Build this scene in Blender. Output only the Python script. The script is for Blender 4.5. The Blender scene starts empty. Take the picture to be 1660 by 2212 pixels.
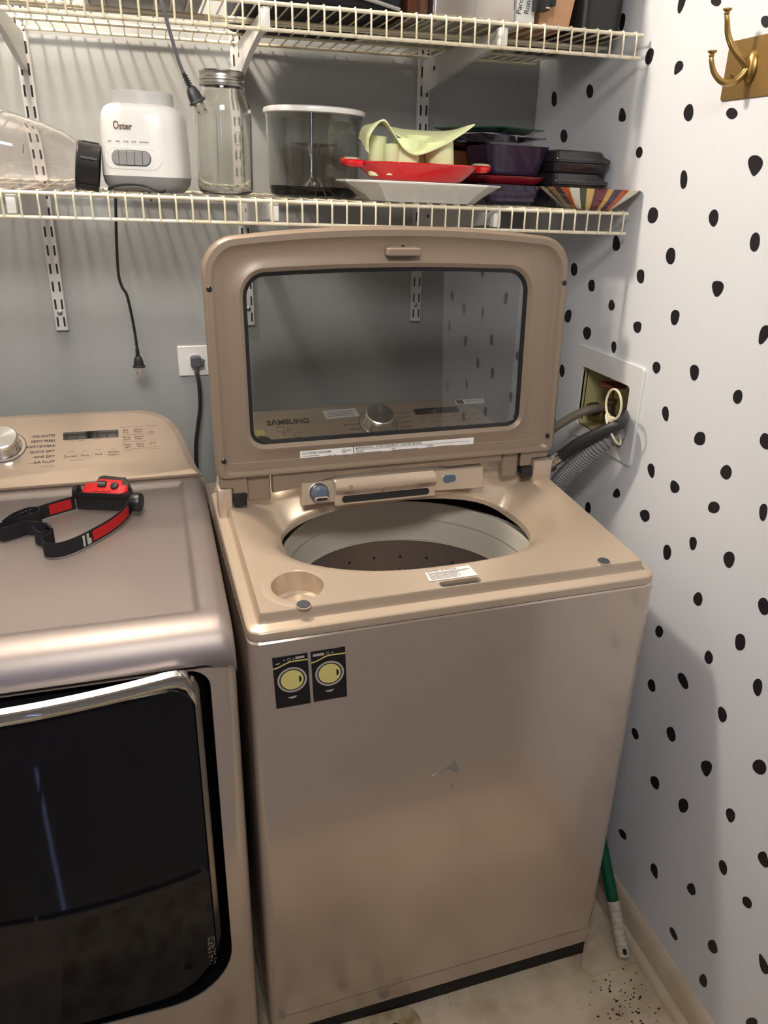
import bpy, bmesh, math, random
from mathutils import Vector, Matrix, noise
C = bpy.context.scene.collection
S = bpy.context.scene
PI = math.pi
# ---------------------------------------------------------------- camera, world, lights, exposure
cam_d = bpy.data.cameras.new('camera'); cam = bpy.data.objects.new('camera', cam_d); C.objects.link(cam)
cam_d.sensor_fit = 'HORIZONTAL'; cam_d.sensor_width = 36.0; cam_d.lens = 1661.5*36.0/1660.0
cam_d.clip_start = 0.02; cam_d.clip_end = 50
cam.location = (-.8874, -1.8203, 1.5166); cam.rotation_euler = (1.1616, -.0223, -.2812)
S.camera = cam
W = bpy.data.worlds.new('world'); S.world = W; W.use_nodes = True
W.node_tree.nodes['Background'].inputs[0].default_value = (.62, .78, 1, 1)
W.node_tree.nodes['Background'].inputs[1].default_value = .35
S.view_settings.view_transform = 'Standard'; S.view_settings.look = 'None'
S.view_settings.exposure = 0.0; S.view_settings.gamma = 1.0; S.view_settings.use_curve_mapping = False

KEY = Vector((-1.08, -.42, 2.40))
def light(name, kind, loc, energy, color, size=.1, rot=(0,0,0), size_y=None, spread=None):
    d = bpy.data.lights.new(name, kind); d.energy = energy; d.color = color
    if kind == 'AREA':
        d.size = size
        if size_y: d.shape = 'RECTANGLE'; d.size_y = size_y
        if spread: d.spread = spread
    else: d.shadow_soft_size = size
    o = bpy.data.objects.new(name, d); C.objects.link(o); o.location = loc; o.rotation_euler = rot; return o
light('closet_bulb', 'POINT', KEY, 60, (1, .85, .71), .055)
light('room_ceiling_light', 'AREA', (-1.0, -2.0, 2.40), 10.5, (1, .96, .90), .6, (math.radians(60), 0, math.radians(-6)), .4, math.radians(95))  # unseen fill lamp, added to brighten the fronts of the shelf items
# ---------------------------------------------------------------- materials
def mat(name, col, rough=.5, metal=0, coat=0, bump=0, bscale=200, var=0, vscale=8, trans=0, ior=1.45, spec=None, aniso=0, emit=None, estr=1, alpha=1, coatr=.05, stretch=None, col2=None):
    m = bpy.data.materials.new(name); m.use_nodes = True; nt = m.node_tree; n = nt.nodes; l = nt.links
    b = n['Principled BSDF']; b.inputs['Base Color'].default_value = (*col, 1); b.inputs['Roughness'].default_value = rough
    b.inputs['Metallic'].default_value = metal; b.inputs['Coat Weight'].default_value = coat; b.inputs['Coat Roughness'].default_value = coatr
    b.inputs['IOR'].default_value = ior; b.inputs['Transmission Weight'].default_value = trans; b.inputs['Alpha'].default_value = alpha
    if spec is not None: b.inputs['Specular IOR Level'].default_value = spec
    if aniso: b.inputs['Anisotropic'].default_value = aniso
    if emit: b.inputs['Emission Color'].default_value = (*emit, 1); b.inputs['Emission Strength'].default_value = estr
    if bump or var:
        tc = n.new('ShaderNodeTexCoord'); src = tc.outputs['Object']
        if stretch:
            mp = n.new('ShaderNodeMapping'); mp.inputs['Scale'].default_value = stretch; l.new(src, mp.inputs[0]); src = mp.outputs[0]
    if var:
        t = n.new('ShaderNodeTexNoise'); t.inputs['Scale'].default_value = vscale; t.inputs['Detail'].default_value = 5; l.new(src, t.inputs['Vector'])
        r = n.new('ShaderNodeMix'); r.data_type = 'RGBA'
        c2 = col2 if col2 else tuple(c*(1-var) for c in col)
        r.inputs[6].default_value = (*col, 1); r.inputs[7].default_value = (*c2, 1)
        cr = n.new('ShaderNodeValToRGB'); cr.color_ramp.elements[0].position = .38; cr.color_ramp.elements[1].position = .68
        l.new(t.outputs['Fac'], cr.inputs[0]); l.new(cr.outputs[0], r.inputs[0]); l.new(r.outputs[2], b.inputs['Base Color'])
    if bump:
        t2 = n.new('ShaderNodeTexNoise'); t2.inputs['Scale'].default_value = bscale; t2.inputs['Detail'].default_value = 3; l.new(src, t2.inputs['Vector'])
        bp = n.new('ShaderNodeBump'); bp.inputs['Strength'].default_value = bump; bp.inputs['Distance'].default_value = .001
        l.new(t2.outputs['Fac'], bp.inputs['Height']); l.new(bp.outputs[0], b.inputs['Normal'])
    return m
M = {}
M['wall_grey'] = mat('painted wall grey', (.33, .345, .34), .55, bump=.25, bscale=180)
M['wall_white'] = mat('painted wall white', (.73, .765, .81), .5, bump=.25, bscale=180)
M['wall_room'] = mat('room wall', (.62, .57, .51), .6)
M['ceiling'] = mat('ceiling paint', (.70, .70, .68), .7, bump=.3, bscale=90)
M['sticker'] = mat('black vinyl', (.012, .011, .014), .45)
M['trim'] = mat('cream baseboard paint', (.70, .61, .46), .42, var=.45, vscale=9, col2=(.50,.41,.28))
M['floor'] = mat('cream vinyl floor', (.74, .64, .49), .38, bump=.3, bscale=60, var=.5, vscale=12, col2=(.50,.41,.28))
M['tile_room'] = mat('glossy room tile', (.26, .25, .235), .05)
M['wire'] = mat('cream vinyl coated wire', (.78, .74, .60), .32, coat=.4, coatr=.2, var=.15, vscale=30, col2=(.66,.57,.38))
M['std'] = mat('white powder coat', (.62, .62, .61), .4)
M['slot'] = mat('dark slot', (.015, .015, .018), .8)
M['champ'] = mat('champagne painted steel', (.50, .405, .33), .34, metal=.55, coat=.35, coatr=.12, bump=.03, bscale=3000)
M['champ_front'] = mat('champagne steel front', (.64, .535, .455), .20, metal=.55, coat=.5, coatr=.04, var=.05, vscale=3)
M['deck'] = mat('champagne satin plastic', (.57, .46, .35), .32, metal=.4, coat=.25, coatr=.2, bump=.05, bscale=900)
M['lidp'] = mat('taupe lid plastic', (.25, .19, .14), .42, metal=.1, coat=.15, coatr=.25, bump=.04, bscale=900)
M['panel'] = mat('champagne panel', (.58, .46, .36), .30, metal=.55, coat=.3, coatr=.1)
M['dryer_top'] = mat('brushed champagne steel', (.35, .305, .29), .46, metal=.75, bump=.10, bscale=30, stretch=(4, 160, 4))
M['black_pl'] = mat('black plastic', (.012, .012, .013), .35)
M['black_gl'] = mat('black gloss', (.008, .008, .009), .06, coat=.5)
M['door_gl'] = mat('dark dryer door glass', (.010, .010, .012), .035, spec=.32)
M['chrome'] = mat('chrome', (.85, .86, .88), .05, metal=1)
M['brushed'] = mat('brushed steel dial', (.78, .77, .75), .22, metal=1, aniso=.85)
M['steel'] = mat('stainless drum', (.42, .36, .32), .36, metal=.8)
M['steel_box'] = mat('stainless box', (.60, .56, .52), .28, metal=.9)
M['grey_ring'] = mat('grey tub plastic', (.54, .52, .45), .42)
M['dark'] = mat('dark cavity', (.012, .011, .01), .7)
M['blue_pl'] = mat('slate blue plastic', (.085, .115, .165), .3)
M['slate'] = mat('slate bumper', (.05, .055, .065), .5)
M['paper'] = mat('white label', (.80, .80, .78), .5)
M['ink'] = mat('dark ink', (.07, .06, .06), .5)
M['ink_soft'] = mat('brown print', (.17, .12, .09), .5)
M['yellow'] = mat('pale yellow vinyl', (.72, .62, .22), .5)
M['silver_ink'] = mat('pale grey vinyl', (.45, .40, .37), .5)
M['white_pl'] = mat('white plastic', (.80, .79, .76), .32, coat=.2)
M['grey_pl'] = mat('grey plastic', (.27, .27, .27), .4)
M['lgrey_pl'] = mat('light grey plastic', (.58, .57, .55), .42)
M['cord'] = mat('black rubber cord', (.018, .018, .02), .4)
M['grey_cord'] = mat('grey cord', (.10, .10, .115), .45)
M['zinc'] = mat('zinc band', (.42, .41, .38), .35, metal=1)
M['brass'] = mat('aged brass', (.42, .28, .10), .33, metal=1)
M['brass_plate'] = mat('brushed brass plate', (.34, .22, .085), .42, metal=.8, bump=.1, bscale=30, stretch=(3,120,3))
M['prong'] = mat('nickel prong', (.6, .56, .5), .25, metal=1)
M['ice'] = mat('pale green silicone', (.80, .86, .50), .45)
M['ice_in'] = mat('green silicone hollow', (.50, .62, .28), .5)
M['red_glaze'] = mat('red glaze', (.62, .012, .018), .12, coat=.6)
M['white_glaze'] = mat('white glaze', (.76, .76, .72), .14, coat=.6)
M['cream_glaze'] = mat('cream glaze', (.66, .60, .42), .25)
M['purple_glaze'] = mat('purple glaze', (.028, .016, .045), .12, coat=.6)
M['dkred_glaze'] = mat('dark red glaze', (.26, .012, .022), .14, coat=.6)
M['green_glaze'] = mat('green glaze', (.02, .10, .045), .15, coat=.5)
M['navy_glaze'] = mat('navy glaze', (.03, .04, .11), .15, coat=.5, var=1, vscale=22, col2=(.5,.42,.4))
M['brown_glaze'] = mat('brown glaze', (.085, .03, .012), .2, coat=.4)
M['black_glaze'] = mat('black glossy plastic', (.02, .02, .023), .18, coat=.4)
M['cardboard'] = mat('cardboard', (.50, .28, .15), .7)
M['rib_hose'] = mat('grey corrugated hose', (.24, .24, .25), .4)
M['rubber_hose'] = mat('black rubber hose', (.02, .02, .024), .45)
M['tan_hose'] = mat('dull tan hose', (.20, .17, .13), .5)
M['tie'] = mat('natural nylon', (.72, .66, .48), .4)
M['valve'] = mat('dull brass valve', (.17, .13, .07), .45, metal=.8)
M['redpaint'] = mat('faded red paint', (.22, .05, .03), .5)
M['beige_box'] = mat('yellowed plastic', (.52, .46, .22), .5)
M['boxtrim'] = mat('white outlet box trim', (.74, .76, .77), .35)
M['green_tube'] = mat('green handle', (.0, .085, .035), .35)
M['grip'] = mat('dirty white grip', (.62, .57, .46), .55, var=.3, vscale=60)
M['red_rub'] = mat('red plastic', (.70, .02, .02), .38)
M['red_web'] = mat('red webbing', (.50, .008, .010), .75, bump=.6, bscale=1200)
M['blk_web'] = mat('black webbing', (.008, .008, .012), .8, bump=.6, bscale=1200)
M['reflect'] = mat('reflective grey', (.45, .45, .43), .4)
M['mat_cream'] = mat('cream mat', (.60, .53, .36), .6, var=.7, vscale=25, col2=(.30,.2,.09))
M['lamp_on'] = mat('lamp diffuser', (.9,.85,.75), .5, emit=(1,.86,.68), estr=14)
M['daylight'] = mat('daylight pane', (.5,.6,.9), .5, emit=(.42,.52,1), estr=45)
M['curtain'] = mat('dark curtain', (.05,.05,.06), .8)
def glass(name, col, rough=.02, ior=1.45):
    return mat(name, col, rough, trans=1, ior=ior)
M['clear'] = glass('clear glass', (.93, .93, .90), .06)
M['jarg'] = glass('blender jar plastic', (.96, .93, .92), .03)
M['smoke'] = glass('smoky glass', (.70, .70, .68), .02)
def thin_glass():
    m = bpy.data.materials.new('lid glass'); m.use_nodes = True; nt = m.node_tree; n = nt.nodes; l = nt.links
    for x in list(n): n.remove(x)
    o = n.new('ShaderNodeOutputMaterial'); mx = n.new('ShaderNodeMixShader'); t = n.new('ShaderNodeBsdfTransparent'); t.inputs[0].default_value = (.60, .62, .62, 1)
    g = n.new('ShaderNodeBsdfGlossy'); g.inputs['Roughness'].default_value = .02; g.inputs[0].default_value = (.9, .92, .95, 1)
    f = n.new('ShaderNodeFresnel'); f.inputs[0].default_value = 1.75
    l.new(f.outputs[0], mx.inputs[0]); l.new(t.outputs[0], mx.inputs[1]); l.new(g.outputs[0], mx.inputs[2]); l.new(mx.outputs[0], o.inputs[0]); return m
M['lidglass'] = thin_glass()
def stripes_mat():
    m = mat('striped glaze', (.6,.5,.3), .14, coat=.6); nt = m.node_tree; n = nt.nodes; l = nt.links; b = n['Principled BSDF']
    tc = n.new('ShaderNodeTexCoord'); sp = n.new('ShaderNodeSeparateXYZ'); l.new(tc.outputs['Object'], sp.inputs[0])
    at = n.new('ShaderNodeMath'); at.operation = 'ARCTAN2'; l.new(sp.outputs[1], at.inputs[0]); l.new(sp.outputs[0], at.inputs[1])
    mu = n.new('ShaderNodeMath'); mu.operation = 'MULTIPLY'; mu.inputs[1].default_value = 3.6/(2*PI)*1.0; l.new(at.outputs[0], mu.inputs[0])
    fr = n.new('ShaderNodeMath'); fr.operation = 'FRACT'; l.new(mu.outputs[0], fr.inputs[0])
    cr = n.new('ShaderNodeValToRGB'); cr.color_ramp.interpolation = 'CONSTANT'; e = cr.color_ramp.elements
    cols = [(0,(.16,.01,.02)),(.2,(.62,.35,.08)),(.33,(.05,.02,.07)),(.47,(.48,.10,.02)),(.56,(.70,.66,.55)),(.66,(.04,.06,.02)),(.76,(.66,.42,.12)),(.9,(.10,.01,.03))]
    e[0].position = 0; e[0].color = (*cols[0][1],1); e[1].position = cols[1][0]; e[1].color = (*cols[1][1],1)
    for p, c in cols[2:]:
        q = e.new(p); q.color = (*c,1)
    l.new(fr.outputs[0], cr.inputs[0]); l.new(cr.outputs[0], b.inputs['Base Color']); return m
M['stripes'] = stripes_mat()
# ---------------------------------------------------------------- helpers
def finish(name, bm, m, parent=None, smooth=True, ang=35, matrix=None):
    bmesh.ops.recalc_face_normals(bm, faces=bm.faces)
    me = bpy.data.meshes.new(name); bm.to_mesh(me); bm.free()
    if smooth:
        for p in me.polygons: p.use_smooth = True
        me.set_sharp_from_angle(angle=math.radians(ang))
    for mm in (m if isinstance(m, (list, tuple)) else [m]): me.materials.append(M[mm] if isinstance(mm, str) else mm)
    o = bpy.data.objects.new(name, me); C.objects.link(o)
    if parent: o.parent = parent
    if matrix is not None: o.matrix_local = matrix
    return o
def inst(name, me, parent, loc=(0,0,0), rot=(0,0,0)):
    o = bpy.data.objects.new(name, me); C.objects.link(o); o.parent = parent; o.location = loc; o.rotation_euler = rot; return o
def tag(o, label=None, cat=None, group=None, kind=None):
    if label: o['label'] = label
    if cat: o['category'] = cat
    if group: o['group'] = group
    if kind: o['kind'] = kind
    return o
def thing(name, label, cat, loc=(0,0,0), rot=(0,0,0), group=None):
    o = bpy.data.objects.new(name, None); o.empty_display_size = .05; C.objects.link(o); o.location = loc; o.rotation_euler = rot
    return tag(o, label, cat, group)
def abox(bm, lo, hi, bev=0, seg=2):
    lo, hi = Vector(lo), Vector(hi)
    r = bmesh.ops.create_cube(bm, size=1); vs = r['verts']
    for v in vs: v.co = Vector(((lo[i]+hi[i])/2 + v.co[i]*(hi[i]-lo[i]) for i in range(3)))
    if bev:
        es = list({e for v in vs for e in v.link_edges})
        bmesh.ops.bevel(bm, geom=es, offset=bev, segments=seg, affect='EDGES', profile=.5)
def box(name, lo, hi, m, parent=None, bev=0, seg=2, **k):
    bm = bmesh.new(); abox(bm, lo, hi, bev, seg); return finish(name, bm, m, parent, **k)
def loft(bm, loops, close=True, cap0=False, cap1=False):
    rows = [[bm.verts.new(p) for p in L] for L in loops]; n = len(rows[0])
    for a, b in zip(rows, rows[1:]):
        for i in range(n if close else n-1):
            j = (i+1) % n
            try: bm.faces.new((a[i], a[j], b[j], b[i]))
            except ValueError: pass
    if cap0: bm.faces.new(rows[0][::-1])
    if cap1: bm.faces.new(rows[-1])
    return rows
def lathe(bm, prof, seg=48, c=(0,0,0), sx=1, sy=1):
    c = Vector(c)
    loops = [[c+Vector((max(r,1e-5)*sx*math.cos(2*PI*i/seg), max(r,1e-5)*sy*math.sin(2*PI*i/seg), z)) for i in range(seg)] for r, z in prof]
    loft(bm, loops)
    return bm
def lathed(name, prof, m, parent, c=(0,0,0), seg=48, matrix=None, **k):
    bm = bmesh.new(); lathe(bm, prof, seg, c, **k); return finish(name, bm, m, parent, matrix=matrix)
def spline(pts, n=8):
    P = [Vector(p) for p in pts]; P = [P[0]*2-P[1]]+P+[P[-1]*2-P[-2]]; out = []
    for i in range(1, len(P)-2):
        for k in range(n):
            t = k/n; a, b, c, d = P[i-1:i+3]
            out.append(.5*((2*b)+(c-a)*t+(2*a-5*b+4*c-d)*t*t+(3*b-a-3*c+d)*t**3))
    out.append(P[-2]); return out
def frames(path, up=Vector((0,0,1))):
    fr = []; prev = None
    for i, p in enumerate(path):
        t = (path[min(i+1, len(path)-1)]-path[max(i-1, 0)]).normalized()
        if prev is None:
            n = up.cross(t)
            if n.length < 1e-3: n = Vector((1,0,0)).cross(t)
            n.normalize()
        else: n = (prev-t*prev.dot(t)).normalized()
        prev = n; fr.append((p, n, t.cross(n)))
    return fr
def tube(bm, path, r, seg=10, cap=True):
    path = [Vector(p) for p in path]; rr = r if callable(r) else (lambda k: r)
    N = len(path)-1
    loft(bm, [[p+(n*math.cos(2*PI*i/seg)+b*math.sin(2*PI*i/seg))*rr(k/N) for i in range(seg)] for k, (p, n, b) in enumerate(frames(path))], cap0=cap, cap1=cap)
def tubed(name, path, r, m, parent=None, seg=10, **k):
    bm = bmesh.new(); tube(bm, path, r, seg); return finish(name, bm, m, parent, **k)
def rrect(x0, x1, y0, y1, r, n=6, m=6):
    "rounded rectangle, n points per corner arc, m per side; r may be 4 radii (x0y0,x1y0,x1y1,x0y1)"
    R = [r]*4 if not isinstance(r, (list, tuple)) else r
    cs = [((x0+R[0], y0+R[0]), PI, R[0]), ((x1-R[1], y0+R[1]), 1.5*PI, R[1]), ((x1-R[2], y1-R[2]), 0, R[2]), ((x0+R[3], y1-R[3]), .5*PI, R[3])]
    arcs = [[(cx+rr*math.cos(a0+k*PI/2/(n-1)), cy+rr*math.sin(a0+k*PI/2/(n-1))) for k in range(n)] for (cx, cy), a0, rr in cs]
    out = []
    for i in range(4):
        out += arcs[i]; a = arcs[i][-1]; b = arcs[(i+1) % 4][0]
        out += [(a[0]+(b[0]-a[0])*k/m, a[1]+(b[1]-a[1])*k/m) for k in range(1, m)]
    return out
def prism(bm, outline, d0, d1, f=lambda x, y, d: Vector((x, y, d)), bev=0):
    "outline swept between depths d0 and d1 (optionally with a chamfered d1 edge), mapped by f"
    n = len(outline); cx = sum(p[0] for p in outline)/n; cy = sum(p[1] for p in outline)/n
    loops = [[f(x, y, d0) for x, y in outline]]
    if bev:
        s = 1 if d1 > d0 else -1
        loops.append([f(x, y, d1-s*bev) for x, y in outline])
        w = max(abs(p[0]-cx) for p in outline); h = max(abs(p[1]-cy) for p in outline)
        loops.append([f(cx+(x-cx)*(1-bev/w), cy+(y-cy)*(1-bev/h), d1) for x, y in outline])
    else: loops.append([f(x, y, d1) for x, y in outline])
    loft(bm, loops, cap0=True, cap1=True)
def prismed(name, outline, d0, d1, m, parent, f=lambda x, y, d: Vector((x, y, d)), bev=0, **k):
    bm = bmesh.new(); prism(bm, outline, d0, d1, f, bev); return finish(name, bm, m, parent, **k)
def boolean(o, cutters, op='DIFFERENCE'):
    for c in cutters:
        md = o.modifiers.new('b', 'BOOLEAN'); md.operation = op; md.solver = 'EXACT'; md.object = c
    bpy.context.view_layer.update()
    dg = bpy.context.evaluated_depsgraph_get(); me = bpy.data.meshes.new_from_object(o.evaluated_get(dg))
    o.modifiers.clear(); old = o.data; o.data = me
    me.set_sharp_from_angle(angle=math.radians(35))
    for c in cutters: bpy.data.objects.remove(c)
    return o
def text(name, s, size, matrix, m, parent, align='CENTER', ext=.0002, bold=0, sx=1):
    cu = bpy.data.curves.new(name, 'FONT'); cu.body = s; cu.size = size; cu.extrude = ext; cu.align_x = align; cu.align_y = 'CENTER'; cu.offset = bold; cu.resolution_u = 3
    t = bpy.data.objects.new(name, cu); C.objects.link(t); bpy.context.view_layer.update()
    me = bpy.data.meshes.new_from_object(t.evaluated_get(bpy.context.evaluated_depsgraph_get())); bpy.data.objects.remove(t)
    me.materials.clear(); me.materials.append(M[m]); me.name = name
    o = bpy.data.objects.new(name, me); C.objects.link(o); o.parent = parent; o.matrix_local = matrix @ Matrix.Diagonal((sx,1,1,1)); return o
def bars(name, rects, m, parent, f):
    bm = bmesh.new()
    for x0, x1, y0, y1 in rects:
        lo = [f(x, y, 0) for x, y in ((x0,y0),(x1,y0),(x1,y1),(x0,y1))]; hi = [f(x, y, .0003) for x, y in ((x0,y0),(x1,y0),(x1,y1),(x0,y1))]
        loft(bm, [lo, hi], cap1=True)
    return finish(name, bm, m, parent, smooth=False)
def frame3(o, x, y):
    "matrix with origin o, x axis x, y axis y"
    x = Vector(x).normalized(); y = Vector(y); y = (y-x*y.dot(x)).normalized(); z = x.cross(y)
    mm = Matrix((x, y, z)).transposed().to_4x4(); mm.translation = Vector(o); return mm
def fmat(mm): return lambda x, y, d: mm @ Vector((x, y, d))
def ring2d(r0, r1, n=32, cx=0, cy=0):
    return [[(cx+r*math.cos(2*PI*i/n), cy+r*math.sin(2*PI*i/n)) for i in range(n)] for r in (r0, r1)]
def annulus(name, cx, cy, r0, r1, m, parent, f, n=40, h=.0004):
    a, b = ring2d(r0, r1, n, cx, cy); bm = bmesh.new()
    loft(bm, [[f(x,y,0) for x,y in a], [f(x,y,h) for x,y in a], [f(x,y,h) for x,y in b], [f(x,y,0) for x,y in b]]); return finish(name, bm, m, parent)
def grp(o, kind): o['kind'] = kind; return o
# ================================================================ room shell
YB = -1.37; YF = -3.05; ZC = 2.46; XL = -1.62
def struct(o, label=None):
    o['kind'] = 'structure'
    if label: o['label'] = label
    return o
struct(box('wall_back', (XL, 0, 0), (0.0, .1, ZC), 'wall_grey', smooth=False), 'blue grey painted back wall behind the shelves and machines')
BX = (-.538, -.345, 1.022, 1.156)      # recess in the right wall: y0, y1, z0, z1
bm = bmesh.new()
for lo, hi in (((0, YB, 0), (.12, BX[0], ZC)), ((0, BX[1], 0), (.12, .1, ZC)), ((0, BX[0], 0), (.12, BX[1], BX[2])), ((0, BX[0], BX[3]), (.12, BX[1], ZC))): abox(bm, lo, hi)
wr = struct(finish('wall_right', bm, 'wall_white', smooth=False), 'white right wall dotted with black pebble shaped stickers')
struct(box('wall_left', (XL-.1, YB, 0), (XL, .1, ZC), 'wall_grey', smooth=False))
bm = bmesh.new(); abox(bm, (-2.6, YF, 0), (-2.5, YB, ZC)); abox(bm, (-2.5, YB, 0), (XL-.1, YB+.1, ZC))
struct(finish('wall_hall', bm, 'wall_room', smooth=False))
bm = bmesh.new(); abox(bm, (.9, YF, 0), (1.0, YB+.1, ZC)); abox(bm, (.12, YB, 0), (.9, YB+.1, ZC))
struct(finish('wall_side', bm, 'wall_room', smooth=False))
bm = bmesh.new()
for lo, hi in (((-2.6, YF-.1, 0), (-1.72, YF, ZC)), ((-1.22, YF-.1, 0), (1, YF, ZC)), ((-1.72, YF-.1, 0), (-1.22, YF, .93)), ((-1.72, YF-.1, 2.0), (-1.22, YF, ZC))): abox(bm, lo, hi)
struct(finish('wall_front', bm, 'wall_room', smooth=False))
w1 = struct(box('window_1', (-1.72, YF-.08, .93), (-1.22, YF-.06, 2.0), 'daylight', smooth=False))
cu = thing('curtain', 'dark curtain pair nearly closed over the far window', 'curtain', (-1.47, YF+.02, .9))
for x0, x1 in ((-.30, -.010), (.010, .30)):
    bm = bmesh.new(); n = 24
    pts = [(x0+(x1-x0)*i/n, .012*math.sin(i*1.7)) for i in range(n+1)]
    loft(bm, [[Vector((x, y, 0)) for x, y in pts], [Vector((x, y, 1.15)) for x, y in pts]], close=False)
    finish('curtain_panel', bm, 'curtain', cu)
struct(box('ceiling', (-2.6, YF-.1, ZC), (1.0, .1, ZC+.1), 'ceiling', smooth=False))
bm = bmesh.new(); abox(bm, (-2.6, YB-.02, -.05), (1.0, .1, 0)); fl = struct(finish('floor', bm, 'floor', smooth=False), 'cream vinyl floor with grime and worn marks')
bm = bmesh.new()
for i in range(8):
    for j in range(4): abox(bm, (-2.6+i*.45+.003, YF+j*.42+.003, -.03), (-2.6+(i+1)*.45-.003, YF+(j+1)*.42-.003, 0), .002, 1)
t_ = finish('tile_area', bm, 'tile_room', fl, smooth=False); t_['kind'] = 'stuff'
def yz(y, z, d): return Vector((-d, y, z))
# baseboard with quarter round shoe along the right wall
bm = bmesh.new(); pr = [(0,0),(.013,0),(.013,.062),(.010,.074),(.005,.080),(0,.080)]
loft(bm, [[Vector((-x, y, z)) for x, z in pr] for y in (YB, 0)], cap0=True, cap1=True)
struct(finish('baseboard_right', bm, 'trim'), 'cream baseboard along the foot of the dotted wall')
bm = bmesh.new(); pr = [(.013,0)]+[(.013+.017*math.cos(a*PI/16), .019*math.sin(a*PI/16)) for a in range(9)]
loft(bm, [[Vector((-x, y, z)) for x, z in pr] for y in (YB, 0)], cap0=True, cap1=True)
struct(finish('trim_1', bm, 'trim'), 'cream quarter round moulding at floor edge')
# vinyl tile scraps along the washer foot
for pts, z in ((((-.150,-.884),(-.134,-.858),(-.05,-.80),(-.012,-.86),(-.025,-.903),(-.138,-.909)), .004),
               (((-.444,-.889),(-.44,-.862),(-.17,-.848),(-.162,-.892),(-.30,-.905)), .003), (((-.56,-.90),(-.56,-.866),(-.448,-.862),(-.452,-.890),(-.50,-.900)), .003)):
    prismed('vinyl_strip', pts, 0, z, 'floor', fl, bev=.0006, smooth=False)
bm = bmesh.new(); rng = random.Random(4)
for i in range(90):
    x = rng.gauss(-.10, .035); y = rng.gauss(-.97, .04); r = rng.uniform(.0008, .0028)
    if x > -.035: continue
    prism(bm, [(x+r*math.cos(a)*rng.uniform(.6,1.8), y+r*math.sin(a)*rng.uniform(.5,1.2)) for a in [k*PI/3 for k in range(6)]], 0, .0004)
tag(finish('dirt_specks', bm, 'brown_glaze', fl, smooth=False), kind='stuff')
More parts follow.
